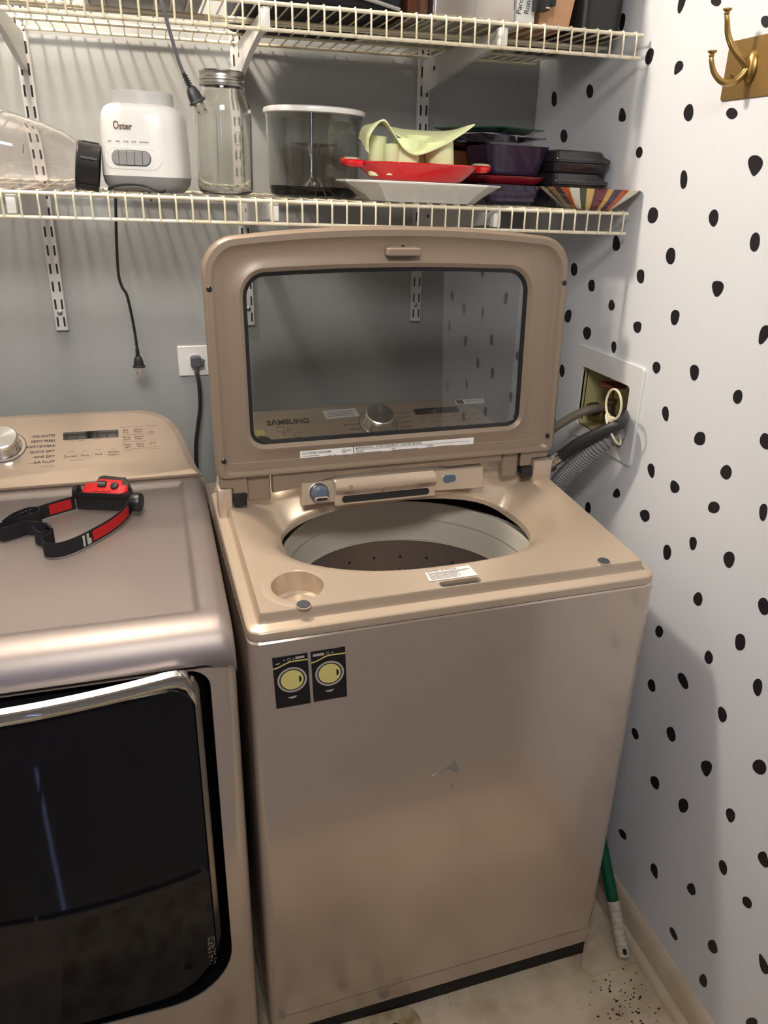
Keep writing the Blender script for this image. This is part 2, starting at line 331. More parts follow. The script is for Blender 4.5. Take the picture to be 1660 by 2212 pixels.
# ---------------------------------------------------------------- black wall stickers
DOTS=[(-0.5986,1.7819,-0.0126,-0.0044,-0.0022,0.0054,0),(-0.7210,1.7367,-0.0097,-0.0014,0.0024,0.0078,0.2),(-0.4348,1.7261,-0.0116,-0.0028,-0.0033,0.0123,0),(-0.5257,1.6987,-0.0108,-0.0036,-0.0063,0.0097,0.5),(-0.0851,1.6851,-0.0120,-0.0009,0.0035,0.0151,0),(-0.2373,1.6878,-0.0138,-0.0011,0.0032,0.0127,0),(-0.3699,1.6375,-0.0121,-0.0007,0.0032,0.0119,-0.4),(-0.5745,1.6289,-0.0139,-0.0019,0.0005,0.0129,-0.1),(-0.6833,1.6210,-0.0134,-0.0008,0.0025,0.0081,0),(-0.1474,1.6095,-0.0156,-0.0006,0.0032,0.0131,0),(-0.4449,1.5714,-0.0106,-0.0010,0.0000,0.0096,0),(-0.7571,1.5466,-0.0159,-0.0010,0.0024,0.0145,0.5),(-0.5902,1.5262,-0.0095,-0.0003,0.0029,0.0147,0),(-0.5164,1.4660,-0.0156,-0.0007,-0.0006,0.0136,0),(-0.6852,1.4695,-0.0125,0.0000,0.0020,0.0132,0.1),(-0.4085,1.4100,-0.0131,0.0010,0.0037,0.0143,-0.3),(-0.7895,1.4404,-0.0104,-0.0002,0.0012,0.0137,0),(-0.5887,1.4020,-0.0132,0.0005,0.0018,0.0138,0),(-0.2568,1.3439,-0.0138,0.0015,0.0033,0.0132,0),(-0.5074,1.3580,-0.0125,0.0014,0.0033,0.0122,0.1),(-0.3373,1.3199,-0.0127,0.0016,0.0030,0.0118,0),(-0.7258,1.3633,-0.0138,0.0010,0.0020,0.0125,0.4),(-0.4221,1.2925,-0.0117,0.0018,0.0027,0.0106,-0.2),(-0.6293,1.3015,-0.0123,0.0009,0.0007,0.0131,0.2),(-0.2541,1.2435,-0.0142,0.0010,-0.0017,0.0142,0),(-0.5216,1.2657,-0.0133,0.0023,0.0028,0.0104,0.2),(-0.3428,1.2217,-0.0166,0.0030,0.0033,0.0131,0.2),(-0.4514,1.2136,-0.0090,0.0018,0.0030,0.0115,0.2),(-0.2554,1.1205,-0.0115,0.0026,0.0034,0.0142,0),(-0.6001,1.2054,-0.0122,0.0028,0.0030,0.0106,0.1),(-0.7073,1.2206,-0.0117,0.0028,0.0038,0.0129,0.2),(-0.8213,1.2080,-0.0103,0.0016,0.0010,0.0113,0),(-0.6497,1.1307,-0.0096,0.0033,0.0056,0.0128,0.2),(-0.2432,0.9990,-0.0087,0.0025,0.0027,0.0117,0),(-0.7527,1.1161,-0.0145,0.0028,0.0003,0.0119,-0.1),(-0.8991,1.1582,-0.0106,0.0051,0.0066,0.0112,0),(-0.6365,1.0142,-0.0100,0.0046,0.0068,0.0125,0.3),(-0.8310,1.0824,-0.0128,0.0047,0.0035,0.0118,0),(-0.7104,1.0103,-0.0114,0.0067,0.0077,0.0094,-0.3),(-0.5366,0.9288,-0.0120,0.0034,-0.0003,0.0103,-0.4),(-0.8195,1.0141,-0.0134,0.0020,-0.0019,0.0109,0),(-0.9273,1.0503,-0.0081,0.0029,0.0026,0.0138,0.2),(-0.4388,0.8535,-0.0109,0.0045,0.0035,0.0142,0),(-0.6402,0.9218,-0.0135,0.0084,0.0078,0.0091,0.1),(-0.7872,0.9305,-0.0092,0.0044,0.0033,0.0117,0.2),(-0.7237,0.8823,-0.0108,0.0052,0.0039,0.0141,0),(-0.8793,0.9437,-0.0125,0.0062,0.0040,0.0136,0.2),(-0.8280,0.8395,-0.0111,0.0062,0.0036,0.0122,0),(-0.9724,0.9067,-0.0098,0.0074,0.0070,0.0118,0.1),(-0.7438,0.7201,-0.0107,0.0074,0.0047,0.0108,0),(-0.9433,0.8217,-0.0103,0.0065,0.0041,0.0137,0),(-0.8830,0.7519,-0.0098,0.0072,0.0049,0.0112,-0.1),(-1.0004,0.7710,-0.0091,0.0065,0.0043,0.0142,0.2),(-0.7525,0.5990,-0.0096,0.0091,0.0083,0.0092,0.1),(-0.8344,0.6675,-0.0080,0.0093,0.0137,0.0084,0.1),(-0.9423,0.6729,-0.0086,0.0086,0.0076,0.0109,-0.1),(-0.7306,0.4616,-0.0074,0.0083,0.0096,0.0071,0),(-0.8327,0.5420,-0.0098,0.0105,0.0093,0.0105,0.1),(-0.9365,0.5476,-0.0120,0.0115,0.0060,0.0135,0.4),(-1.0437,0.6436,-0.0092,0.0151,0.0107,0.0050,0.1),(-0.8168,0.4067,-0.0099,0.0125,0.0107,0.0080,0.2),(-0.9029,0.4280,-0.0114,0.0119,0.0056,0.0127,0),(-1.0127,0.5096,-0.0085,0.0104,0.0068,0.0096,0.1),(-0.7517,0.2025,-0.0067,0.0108,0.0128,0.0025,0),(-0.8675,0.2174,-0.0079,0.0109,0.0104,0.0108,0.5),(-1.0260,0.3994,-0.0071,0.0102,0.0083,0.0096,0.1),(-1.0987,0.4959,-0.0068,0.0107,0.0091,0.0080,0.3),(-0.9703,0.2823,-0.0076,0.0122,0.0083,0.0062,0.2),(-1.0914,0.3888,-0.0055,0.0113,0.0090,0.0031,0),(-0.9538,0.1401,-0.0045,0.0084,0.0114,0.0046,0),(-1.0495,0.2249,-0.0076,0.0137,0.0089,0.0067,0.1),(-1.1531,0.3155,-0.0052,0.0099,0.0116,0.0095,-0.5),(-1.1654,0.1832,-0.0099,0.0146,0.0026,0.0085,0)]

def sticker(cy, cz, ay, az, by, bz, k, i=[0]):
    i[0] += 1; rg = random.Random(i[0]*7+3); n = 20; pts = []
    p = rg.uniform(1.75, 2.5); sk = rg.uniform(-.12, .12)
    for q in range(n):
        t = 2*PI*q/n; c, s = math.cos(t), math.sin(t)
        rr = (abs(c)**p+abs(s)**p)**(-1/p); u = rr*c; v = rr*s
        u *= (1+k*v*.9)*(1 if k == 0 else .95); u += sk*v*v*1.2-sk*.5
        pts.append((cy+ay*u+by*v, cz+az*u+bz*v))
    bm = bmesh.new(); prism(bm, pts, 0, .0006, yz); return finish('wall_sticker', bm, 'sticker', wr, smooth=False)
for d in DOTS: sticker(*d)
rng = random.Random(11)     # the pattern goes on beyond the frame
used = [(d[0], d[1]) for d in DOTS]
for _ in range(4000):
    y = rng.uniform(YB+.02, -.02); z = rng.uniform(.1, 2.35)
    vis = (y > -1.02 and .0 < z < 1.78 and y > -.62-.30*(1.7-z) )
    if vis: continue
    if min(math.hypot(y-a, z-b) for a, b in used) < .085: continue
    used.append((y, z)); sticker(y, z, -.010, 0, rng.uniform(-.004,.004), .015, rng.choice([0,.2,-.2,.4]))
# ================================================================ recessed outlet box with valves and hoses
ob = thing('washer_outlet_box', 'white trimmed recessed water outlet box in the dotted wall', 'outlet box', (0, -.444, 1.095))
y0, y1, z0, z1 = -.5723, -.318, .998, 1.197
out = rrect(y0+.444, y1+.444, z0-1.095, z1-1.095, .008); inn = rrect(BX[0]+.444+.004, BX[1]+.444-.004, BX[2]-1.095+.003, BX[3]-1.095-.003, .010)
bm = bmesh.new(); loft(bm, [[Vector((-d, y, z)) for y, z in L] for L, d in ((out, 0), (out, .003), ([(y*.985, z*.985) for y, z in out], .005), (inn, .005), (inn, -.004))])
finish('trim_plate', bm, 'boxtrim', ob)
bm = bmesh.new(); loft(bm, [[Vector((x, y, z)) for y, z in inn] for x in (0, .068)], cap1=True); finish('recess_shell', bm, 'beige_box', ob)
box('side_seam', (.009, .0945, -.067), (.0112, .0955, .058), 'dark', ob)
# valve with red wheel handle
bm = bmesh.new(); lathe(bm, [(.0, -.045), (.014, -.045), (.014, -.02), (.010, -.018), (.010, .0), (.013, .002), (.013, .010), (.004, .012), (.004, .028), (0, .028)], 20); vb = finish('valve_body', bm, 'valve', ob); vb.location = (.032, .024, -.010)
bm = bmesh.new(); lathe(bm, [(.004, .0), (.020+.0, .001), (.026, .004), (.026, .008), (.020, .009), (.004, .006)], 24)
for v in bm.verts:
    a = math.atan2(v.co.y, v.co.x); v.co.xy *= 1+.12*math.cos(6*a)
vh = finish('valve_handle', bm, 'redpaint', ob); vh.location = (.032, .024, .026)
bm = bmesh.new(); lathe(bm, [(0, -.02), (.016, -.02), (.016, .0), (.012, .004), (.0, .004)], 6); v3 = finish('hose_nut', bm, 'valve', ob); v3.location = (.03, .070, -.034); v3.rotation_euler = (0, PI/2, 0)
# hoses
h1 = thing('supply_hose', 'black rubber water supply hose with crimped metal collar behind the lid', 'hose', (-.10, -.42, .96))
def rel(o, pts): return [Vector(p)-o.location for p in pts]
tubed('hose_tube', spline(rel(h1, [(-.115,-.497,1.005),(-.100,-.525,1.038),(-.074,-.560,1.072),(-.045,-.577,1.094),(-.012,-.535,1.095),(.030,-.49,1.085)]), 8), .0125, 'rubber_hose', h1, 14)
tubed('crimp_collar', rel(h1, [(-.128,-.478,.985),(-.115,-.497,1.006)]), .0140, 'chrome', h1, 16)
bm = bmesh.new(); tube(bm, rel(h1, [(-.140,-.462,.970),(-.127,-.480,.987)]), lambda k: .020 if .2 < k < .8 else .0185, 8); finish('coupling_nut', bm, 'valve', h1)
h2 = thing('cold_water_hose', 'dull tan water hose curving up behind the black supply hose', 'hose', (-.12, -.36, .95))
tubed('hose_tube', spline(rel(h2, [(-.125,-.40,.955),(-.105,-.395,1.01),(-.07,-.42,1.055),(-.03,-.440,1.082),(.02,-.420,1.075),(.035,-.40,1.065)]), 8), .009, 'tan_hose', h2, 12)
h3 = thing('drain_hose', 'grey corrugated drain hose running from outlet box down behind washer', 'hose', (-.09, -.45, .95))
path0 = spline(rel(h3, [(-.100,-.40,.80),(-.095,-.43,.87),(-.085,-.455,.935),(-.075,-.51,1.000),(-.060,-.548,1.045),(-.036,-.550,1.061),(-.002,-.508,1.055),(.035,-.46,1.045)]), 40)
acc = [0]
for a, b in zip(path0, path0[1:]): acc.append(acc[-1]+(b-a).length)
path = []; j = 0; NS = int(acc[-1]/.0009)
for i in range(NS+1):
    d_ = acc[-1]*i/NS
    while j < len(acc)-2 and acc[j+1] < d_: j += 1
    path.append(path0[j].lerp(path0[j+1], (d_-acc[j])/max(1e-9, acc[j+1]-acc[j])))
bm = bmesh.new(); K = len(path)-1
tube(bm, path, lambda k: .0163+.0030*math.sin(k*K*2*PI/8.0), 18); finish('corrugated_tube', bm, 'rib_hose', h3, ang=80)
zt = thing('cable_tie', 'cream nylon cable tie looped loosely around the hoses', 'cable tie', (-.045, -.58, 1.09))
cy_, cz_ = -.570, 1.130
loop = [Vector((-.062, -.590+.0*k, 1.098)) for k in range(0)]
pts = [(-.060, cy_+.026*math.cos(a), cz_+.029*math.sin(a)) for a in [(-.45+1.9*k/14)*PI for k in range(15)]]
bm = bmesh.new(); tube(bm, spline(rel(zt, pts), 4), .0024, 6); finish('loop', bm, 'tie', zt)
fz = frame3((-.050, -.566, 1.077), (.25, .80, .55), (.7, 0, 1)); dz_ = Vector((.55, -.62, .50)).normalized()
ex = dz_.cross(Vector((0, 0, 1))).normalized(); ez = ex.cross(dz_).normalized()
pts = [Vector((-.050, -.566, 1.079))+ex*.019*math.cos(a)+ez*.0325*math.sin(a) for a in [2*PI*k/16 for k in range(17)]]
bm = bmesh.new(); tube(bm, spline(rel(zt, pts), 3), .0024, 6); finish('wrapped_band', bm, 'tie', zt)
box('lock_head', rel(zt, [(-.068, -.578, 1.097)])[0], rel(zt, [(-.056, -.566, 1.106)])[0], 'tie', zt, .001)
wv = thing('inlet_elbow', 'tarnished brass inlet elbow at rear corner of the washer', 'pipe fitting', (-.135, -.44, .95))
bm = bmesh.new(); tube(bm, spline(rel(wv, [(-.140,-.452,.905),(-.142,-.455,.945),(-.140,-.462,.972)]), 5), .0155, 14); finish('elbow_body', bm, 'valve', wv)
bm = bmesh.new(); tube(bm, rel(wv, [(-.142,-.453,.930),(-.142,-.454,.942)]), .021, 8); finish('hex_nut', bm, 'valve', wv)
bm = bmesh.new(); tube(bm, spline(rel(wv, [(-.175,-.44,.965),(-.165,-.44,.985),(-.15,-.44,.965),(-.165,-.44,.94)]), 5), .007, 8); finish('pipe_loop', bm, 'valve', wv)
bm = bmesh.new(); tube(bm, rel(wv, [(-.142,-.452,.86),(-.141,-.452,.912)]), .012, 10); finish('inlet_stub', bm, 'zinc', wv)
# ================================================================ brass hook on the dotted wall
hk = thing('coat_hook', 'brass double coat hook on rectangular brass wall plate', 'hook', (0, -.70, 1.68))
def hz_(y, z, d): return Vector((-d, y+.70, z-1.68))
pl = rrect(-.80, -.652, 1.6395, 1.7205, .005)
pl = [(y + (.0 if True else 0) - .10*(1.68-z)*-1*.0, z) for y, z in pl]
prismed('back_plate', pl, 0, .0025, 'brass_plate', hk, hz_, .0006)
for yy, zz in ((-.672, 1.672),):
    prismed('plate_screw', [(yy+.004*math.cos(a*PI/6), zz+.004*math.sin(a*PI/6)) for a in range(12)], .0025, .0042, 'brass', hk, hz_, .0006)
bm = bmesh.new(); lathe(bm, [(0, 0), (.016, 0), (.0165, .003), (.013, .007), (.008, .0085), (0, .009)], 28, sx=1.35, sy=.75)
hb = finish('hook_base', bm, 'brass', hk); hb.matrix_local = frame3((-.0025, -.012, .0), (0, 0, 1), (0, 1, 0)); 
bm = bmesh.new(); tube(bm, spline([(-.006,-.012,-.002),(-.020,-.010,.008),(-.034,-.003,.024),(-.043,.002,.042),(-.048,.002,.058),(-.050,.003,.065)], 7), lambda k: .0058-.0026*k, 12)
finish('upper_arm', bm, 'brass', hk)
bm = bmesh.new(); tube(bm, spline([(-.006,-.012,.006),(-.014,-.010,-.010),(-.026,-.006,-.020),(-.042,-.002,-.020),(-.054,.004,-.008),(-.060,.006,.006),(-.061,.007,.012)], 7), lambda k: .0058-.0026*k, 12)
finish('lower_arm', bm, 'brass', hk)
for x, y, z in ((-.050, .003, .065), (-.061, .007, .012)):
    bm = bmesh.new(); lathe(bm, [(0, 0), (.0032, 0), (.0042, .002), (.003, .004), (.0065, .007), (.0065, .0085), (0, .0095)], 18); o = finish('knob_tip', bm, 'brass', hk); o.location = (x, y, z)
# ================================================================ wire shelves
def zs1(x): return 1.4653-.0187*x
def zs2(x): return 1.7574-.0029*x
def wire_shelf(name, label, zf, D, x0, x1, xe, group):
    t = thing(name, label, 'shelf', (0, 0, zf(0)), group=group); z0 = zf(0)
    def P(x, y, dz=0): return Vector((x, y, zf(x)+dz-z0))
    LIP = .0349
    for y, dz, r in ((-D, 0, .0031), (-D, -LIP, .0031), (-.012, 0, .003), (-D*.72, -.0045, .003), (-D*.66, -.0045, .0028), (-D*.36, -.0045, .0028)):
        bm = bmesh.new(); tube(bm, [P(x0, y, dz), P(xe, y, dz)], r, 10); finish('rail', bm, 'wire', t)
    n = int((x1-x0)/.0254); me = None; prev = None
    for k in range(n+1):
        x = x1-.0254*k
        if me is None:
            bm = bmesh.new(); q = .0017
            pth = [Vector((0, -.008, q+.0014))]+[Vector((0, -D*f, q+.0012)) for f in (.3,.6,.9)]+[Vector((0, -D-.0005, q+.0020)), Vector((0, -D-.0042, q-.001)), Vector((0, -D-.0044, -.010)), Vector((0, -D-.0044, -LIP-.0015))]
            tube(bm, pth, .00165, 8); o = finish('cross_wire', bm, 'wire', t, ang=60); me = o.data; o.location = P(x, 0)
        else: inst('cross_wire', me, t, P(x, 0))
    return t
sh1 = wire_shelf('wire_shelf', 'lower cream wire shelf with rusty spots holding the dishes', zs1, .4597, -1.55, -.0261, -.016, 'closet wire shelves')
sh2 = wire_shelf('wire_shelf', 'upper cream wire shelf crossing the top of the picture', zs2, .4308, -1.55, -.0308, -.016, 'closet wire shelves')
# slotted standards
slotme = None
labs = ['white slotted wall standard left of the dangling black plug', 'white slotted wall standard behind the mason jar and lid left edge', 'white slotted wall standard seen through the right of the lid window']
for k, lab in enumerate(labs):
    x = -1.0825+.4024*k; t = thing('shelf_standard', lab, 'shelf standard', (x, 0, 1.2), group='slotted shelf standards')
    bm = bmesh.new(); loft(bm, [[Vector((a, b, z)) for a, b in ((-.0127,0),(-.0127,-.010),(-.0112,-.0125),(.0112,-.0125),(.0127,-.010),(.0127,0))] for z in (0, 1.0)], cap0=True, cap1=True); finish('channel', bm, 'std', t, smooth=False)
    for r in range(17):
        for sx in (-.0065, .0065):
            zc = .018+r*.0365
            if slotme is None:
                bm = bmesh.new(); prism(bm, rrect(-.0019, .0019, -.0105, .0105, .0018, 4, 2), -.0118, -.0129, lambda a, b, d: Vector((a, d, b)))
                o = finish('slot', bm, 'slot', t, smooth=False); slotme = o.data; o.location = (sx, 0, zc)
            else: inst('slot', slotme, t, (sx, 0, zc))
    for zc in (.0365, .5):
        bm = bmesh.new(); lathe(bm, [(0,.0022),(.003,.002),(.0055,0)], 14); o = finish('screw', bm, 'zinc', t); o.matrix_local = frame3((0, -.0125, zc), (1,0,0), (0,0,1))
# brackets under the shelves
for zf, D, hh, lev in ((zs1, .4597, .052, 'lower'), (zs2, .4308, .062, 'upper')):
    for k, nm in enumerate(('left', 'middle', 'right')):
        x = -1.0825+.4024*k; z = zf(x)-.007
        t = thing('shelf_bracket', '%s white tapered bracket under the %s wire shelf' % (nm, lev), 'bracket', (x, -.013, z), group='shelf brackets')
        prismed('arm', [(0,0),(0,-hh),(-.02,-hh-.002),(-D*.55,-.034),(-D+.035,-.020),(-D+.030,-.004),(-D+.030,0)], -.005, .005, 'std', t, lambda a, b, d: Vector((d, a, b)), smooth=False)
        box('end_cap', (-.007, -D+.020, -.024), (.007, -D+.042, .004), 'white_pl', t, .002)
        for q in (0, 1):
            pr_ = rrect(-.055-q*.024, -.043-q*.024, -.026, -.018, .002, 3, 2)
            prismed('tag_hole' if q else 'tag', pr_, -.0053, -.005, 'slot' if q else 'lgrey_pl', t, lambda a, b, d: Vector((d, a, b)), smooth=False)
# ================================================================ washing machine
WM = thing('washing_machine', 'champagne top loading washer with its glass lid open against shelf', 'washing machine', (-.8017, -.8763, 0), (0, 0, .0277))
Wd = .686; Dp = .655; DK = .455      # width, body depth, deck depth
def I(x, y, d): return Vector((x, y, d))
def sm(x): x = max(0, min(1, x)); return x*x*(3-2*x)
ol = rrect(0, Wd, 0, Dp, [.018, .018, .01, .01])
bm = bmesh.new(); loft(bm, [[Vector((x, y, z)) for x, y in ol] for z in (.042, .8985)]+[[Vector((.003+x*(Wd-.006)/Wd, .003+y*(Dp-.006)/Dp, .902)) for x, y in ol]], cap0=True, cap1=False)
loft(bm, [[Vector((.003+x*(Wd-.006)/Wd, .003+y*(Dp-.006)/Dp, .902)) for x, y in ol], [Vector((x0, y0, .902)) for x0, y0 in rrect(.05, Wd-.05, .05, Dp-.05, .05)]])
finish('cabinet', bm, 'champ_front', WM)
box('kick_base', (.006, .003, 0.001), (Wd-.012, Dp-.02, .042), 'dark', WM, .002)
box('seam_gasket', (.020, .0025, .9010), (Wd-.020, .02, .9045), 'dark', WM, smooth=False)  # dark strip added in the gap, darkening the seam by colour
box('lower_seam', (.02, -.0004, .083), (Wd-.02, .001, .0838), 'ink_soft', WM, smooth=False)
# ---- deck: one moulded top with oval opening, falling rim and raised centre
OU, OV, OA, OB = .343, .297, .238, .187
def deck_h(u, v): return .936+.085*v+(.022*sm((v-.33)/.045)*sm((u-.10)/.06)*sm((.60-u)/.06) if v > .33 else 0)
def open_pt(t):
    c, s = math.cos(t), math.sin(t); p = 2.25; r = (abs(c)**p+abs(s)**p)**(-1/p); v = OV+OB*r*s
    return OU+OA*r*c, v
def vclamp(v): return v if v < .33 else .33+.042*(1-math.exp(-(v-.33)/.042))
def rim_h(v): return .905+(v-vclamp(v))*.43
def outer_pt(t):
    # ray from centre to rounded rectangle
    c, s = math.cos(t), math.sin(t); best = 1e9
    for a, lim in ((c, (Wd-OU) if c > 0 else -OU), (s, (DK-OV) if s > 0 else -OV)):
        if abs(a) > 1e-9: best = min(best, lim/a)
    return OU+c*best, OV+s*best
NA = 288; ang = []
cor = sorted(math.atan2(y-OV, x-OU) % (2*PI) for x in (0, Wd) for y in (0, DK))
ang = [2*PI*i/NA for i in range(NA)]
for c_ in cor:
    k = min(range(NA), key=lambda i: abs(ang[i]-c_)); ang[k] = c_
def surf(u, v, ru, rv, t, rz):
    d = min(u, Wd-u, v)                      # distance from the outer edge
    e = math.hypot(u-ru, v-rv)               # distance from opening rim
    dk = deck_h(u, v)
    fr = max(0, -math.sin(t)); side = 1-fr**1.5
    bk = max(0, math.sin(t))**2
    wd = .030*(fr**1.5)+.088*side*(1-bk)+.050*bk
    s = min(1, e/wd); hgt = rz+(dk-rz)*(1-(1-s)**1.7)
    # outer profile: vertical band, sloping shoulder, groove, riser
    if d < .003: o = -.0215+.003*math.sqrt(max(0, d/.003))
    elif d < .016: o = -.0185+.0035*(d-.003)/.013
    elif d < .0182: o = -.015-.0018*math.sin((d-.016)/.0022*PI)
    elif d < .0225: o = -.015+.015*sm((d-.0182)/.0043)
    else: o = 0
    return hgt+o
ds = [0, .0004, .0010, .0020, .003, .006, .010, .0155, .0160, .0166, .0171, .0176, .0182, .0189, .0196, .0204, .0212, .0219, .0225, .0235, .0255]
loops = []
base = [outer_pt(t) for t in ang]; rim0 = [open_pt(t) for t in ang]; rimz = [rim_h(v) for u, v in rim0]; rim = [(u, vclamp(v)) for u, v in rim0]
def rc(u, v):      # round the two front corners
    r = .022
    for cu in (r, Wd-r):
        if ((cu < .3 and u < r) or (cu > .3 and u > Wd-r)) and v < r:
            dx, dy = u-cu, v-r; m = max(abs(dx), abs(dy)); L = math.hypot(dx, dy)
            if L > 1e-9: u, v = cu+dx*m/L, r+dy*m/L
    return u, v
for d in ds:
    L = []
    for (u, v) in base:
        uu = min(max(u, d), Wd-d); vv = max(v, d); L.append((uu, vv))
    loops.append(L)
ts = [i/22 for i in range(1, 23)]
inner0 = loops[-1]
for t in ts:
    L = [(a[0]+(b[0]-a[0])*t, a[1]+(b[1]-a[1])*t) for a, b in zip(inner0, rim)]; loops.append(L)
bm = bmesh.new(); rows = []
bot = [Vector((*rc(u, v), .9035)) for u, v in base]
L3 = []
for L in loops:
    L3.append([Vector((*rc(u, v), surf(u, v, r[0], r[1], t, rz))) for (u, v), r, t, rz in zip(L, rim, ang, rimz)])
lip = [[Vector((OU+(r[0]-OU)*f, OV+(r[1]-OV)*f, rz-dz)) for r, rz in zip(rim, rimz)] for f, dz in ((.990, .002), (.986, .006), (.985, .014))]
outb = [Vector((OU+(r[0]-OU)*1.01, OV+(r[1]-OV)*1.01, rz-.016)) for r, rz in zip(rim, rimz)]
allL = [bot]+L3+lip+[outb, bot]
loft(bm, [outb, bot]); bm.free(); bm = bmesh.new()
rr = [[bm.verts.new(p) for p in L] for L in allL[:-1]]; rr.append(rr[0])
for a, b in zip(rr, rr[1:]):
    for i in range(NA): bm.faces.new((a[i], a[(i+1) % NA], b[(i+1) % NA], b[i]))
dk = finish('top_deck', bm, 'deck', WM, ang=28)
def cutter(f):
    bm = bmesh.new(); f(bm); bmesh.ops.recalc_face_normals(bm, faces=bm.faces); me = bpy.data.meshes.new('cut'); bm.to_mesh(me); bm.free(); me.materials.append(M['deck']); o = bpy.data.objects.new('cut', me); C.objects.link(o)
    o.matrix_world = Matrix.Translation((-.8017, -.8763, 0)) @ Matrix.Rotation(.0277, 4, 'Z'); return o
CU, CV = .0885, .0800
c1 = cutter(lambda b: lathe(b, [(0, .9085), (.034, .9085), (.0385, .912), (.0400, .930), (.0415, 1.0), (0, 1.0)], 48, (CU, CV, 0)))
c2 = cutter(lambda b: prism(b, rrect(.303, .373, .0238, .0390, .0075), .912, 1.0))
hn = []
for a_, b_ in ((.030, .075), ):
    pass
c3 = cutter(lambda b: abox(b, (.302-.0, -.1, -.3), (.303, -.09, -.29)))
bpy.data.objects.remove(c3)
boolean(dk, [c1, c2])
bm = bmesh.new(); lathe(bm, [(.0405, -.0015), (.0425, .0004), (.050, .0006), (.056, -.0002)], 48); o = finish('cup_rim', bm, 'deck', WM); o.matrix_local = frame3((CU, CV, deck_h(0, CV)+.0002), (1, 0, 0), (0, 1, .085))
prismed('drain_slot', rrect(CU+.004, CU+.026, CV-.004, CV+.002, .0028), .9086, .9090, 'dark', WM, smooth=False)
prismed('latch_slot', rrect(.3035, .3725, .0243, .0385, .0068), .9119, .9124, 'dark', WM, smooth=False)  # dark oval on the slot floor, deepening the recess by colour
prismed('slot_wall', rrect(.3035, .3725, .0335, .0386, .0024), .9124, .9330, 'ink', WM, smooth=False)
box('latch_tongue', (.331, .0275, .912), (.345, .0335, .918), 'zinc', WM, .001)
def on_deck(u, v, dz=0): return frame3((u, v, deck_h(u, v)+dz), (1, 0, 0), (0, 1, .085))
for u, v in ((.0865, .0268), (.5965, .0320)):
    b1 = lathed('bumper', [(0, .0025), (.0095, .0022), (.0103, .0), (0, 0)], 'slate', WM, seg=28, matrix=on_deck(u, v, .0008))
    lathed('bumper_ring', [(.0100, .0), (.0103, .0016), (.0118, .0016), (.0124, -.0004)], 'deck', b1, seg=28)
# caution label lying on the deck
lb = prismed('caution_label', [(.2925, .0690), (.3700, .0730), (.3730, .0420), (.2905, .0430)], 0, .0004, 'paper', WM, lambda x, y, d: Vector((x, y, deck_h(x, y)+d+.0006)), smooth=False)
f_ = lambda x, y, d: Vector((x, y, deck_h(x, y)+d+.0011))
text('lettering', 'CAUTION / ATTENTION', .0052, on_deck(.320, .0685, .0011), 'ink', lb, sx=.9)
bars('print', [(.295, .295+w, y+.0138, y+.0146) for y, w in ((.0495, .072), (.0468, .066), (.0440, .050), (.0410, .052), (.0382, .046), (.0352, .052), (.0322, .044))], 'ink_soft', lb, f_)
# ---- tub ring, drum
TU, TV = .341, .270
bm = bmesh.new()
lathe(bm, [(.2450, .868), (.2400, .878), (.2350, .881), (.2325, .876), (.2318, .850), (.2300, .846), (.2298, .842), (.2310, .840), (.2300, .836), (.2270, .805), (.2255, .797), (.2210, .795)], 96, (TU, TV, 0))
finish('balance_ring', bm, 'grey_ring', WM)
bm = bmesh.new(); lathe(bm, [(.266, .868), (.262, .872), (.258, .866), (.257, .80)], 96, (TU, TV, 0), sy=.98); finish('tub_cover_ring', bm, 'grey_ring', WM)
bm = bmesh.new(); lathe(bm, [(.2235, .797), (.2235, .50), (.215, .48), (.12, .475), (.04, .49), (0, .492)], 96, (TU, TV, 0)); dr = finish('drum', bm, 'steel', WM)
bm = bmesh.new(); lathe(bm, [(.2575, .86), (.2575, .45), (0, .45)], 48, (TU, TV, 0)); finish('outer_tub', bm, 'dark', WM)
me = None
for k in range(64):
    a = 2*PI*k/64
    for z, r in ((.752, .0030), (.725, .0014), (.700, .0014)):
        if r > .002 and k % 2: continue
        if me is None or me.name[:4] != ('hole' if r > .002 else 'pinh'): pass
holes = bmesh.new()
for k in range(120):
    a = 2*PI*k/120
    for z, r in ((.754, .0030), (.724, .0013), (.712, .0013)):
        if r > .002 and (k % 5): continue
        if r < .002 and (k % 10) > 5: continue
        fr = frame3((TU+.2228*math.cos(a), TV+.2228*math.sin(a), z), (-math.sin(a), math.cos(a), 0), (0, 0, 1))
        prism(holes, [(r*math.cos(q*PI/5), r*math.sin(q*PI/5)) for q in range(10)], -.0004, .0004, fmat(fr))
tag(finish('drum_perforations', holes, 'dark', WM, smooth=False), kind='stuff')
bm = bmesh.new()
for k in range(24):
    a = 2*PI*k/24; fr = frame3((TU+.2225*math.cos(a), TV+.2225*math.sin(a), .700), (-math.sin(a), math.cos(a), 0), (0, 0, 1))
    for r0, r1, h in ((.0135, .0105, .003),):
        A = [fmat(fr)(r0*math.cos(q*PI/8), r0*math.sin(q*PI/8), 0) for q in range(16)]; B = [fmat(fr)(r1*math.cos(q*PI/8), r1*math.sin(q*PI/8), -h if False else h) for q in range(16)]
        B2 = [fmat(fr)(.006*math.cos(q*PI/8), .006*math.sin(q*PI/8), .001) for q in range(16)]; loft(bm, [A, B, B2], cap1=True)
tag(finish('drum_dimples', bm, 'steel', WM), kind='stuff')
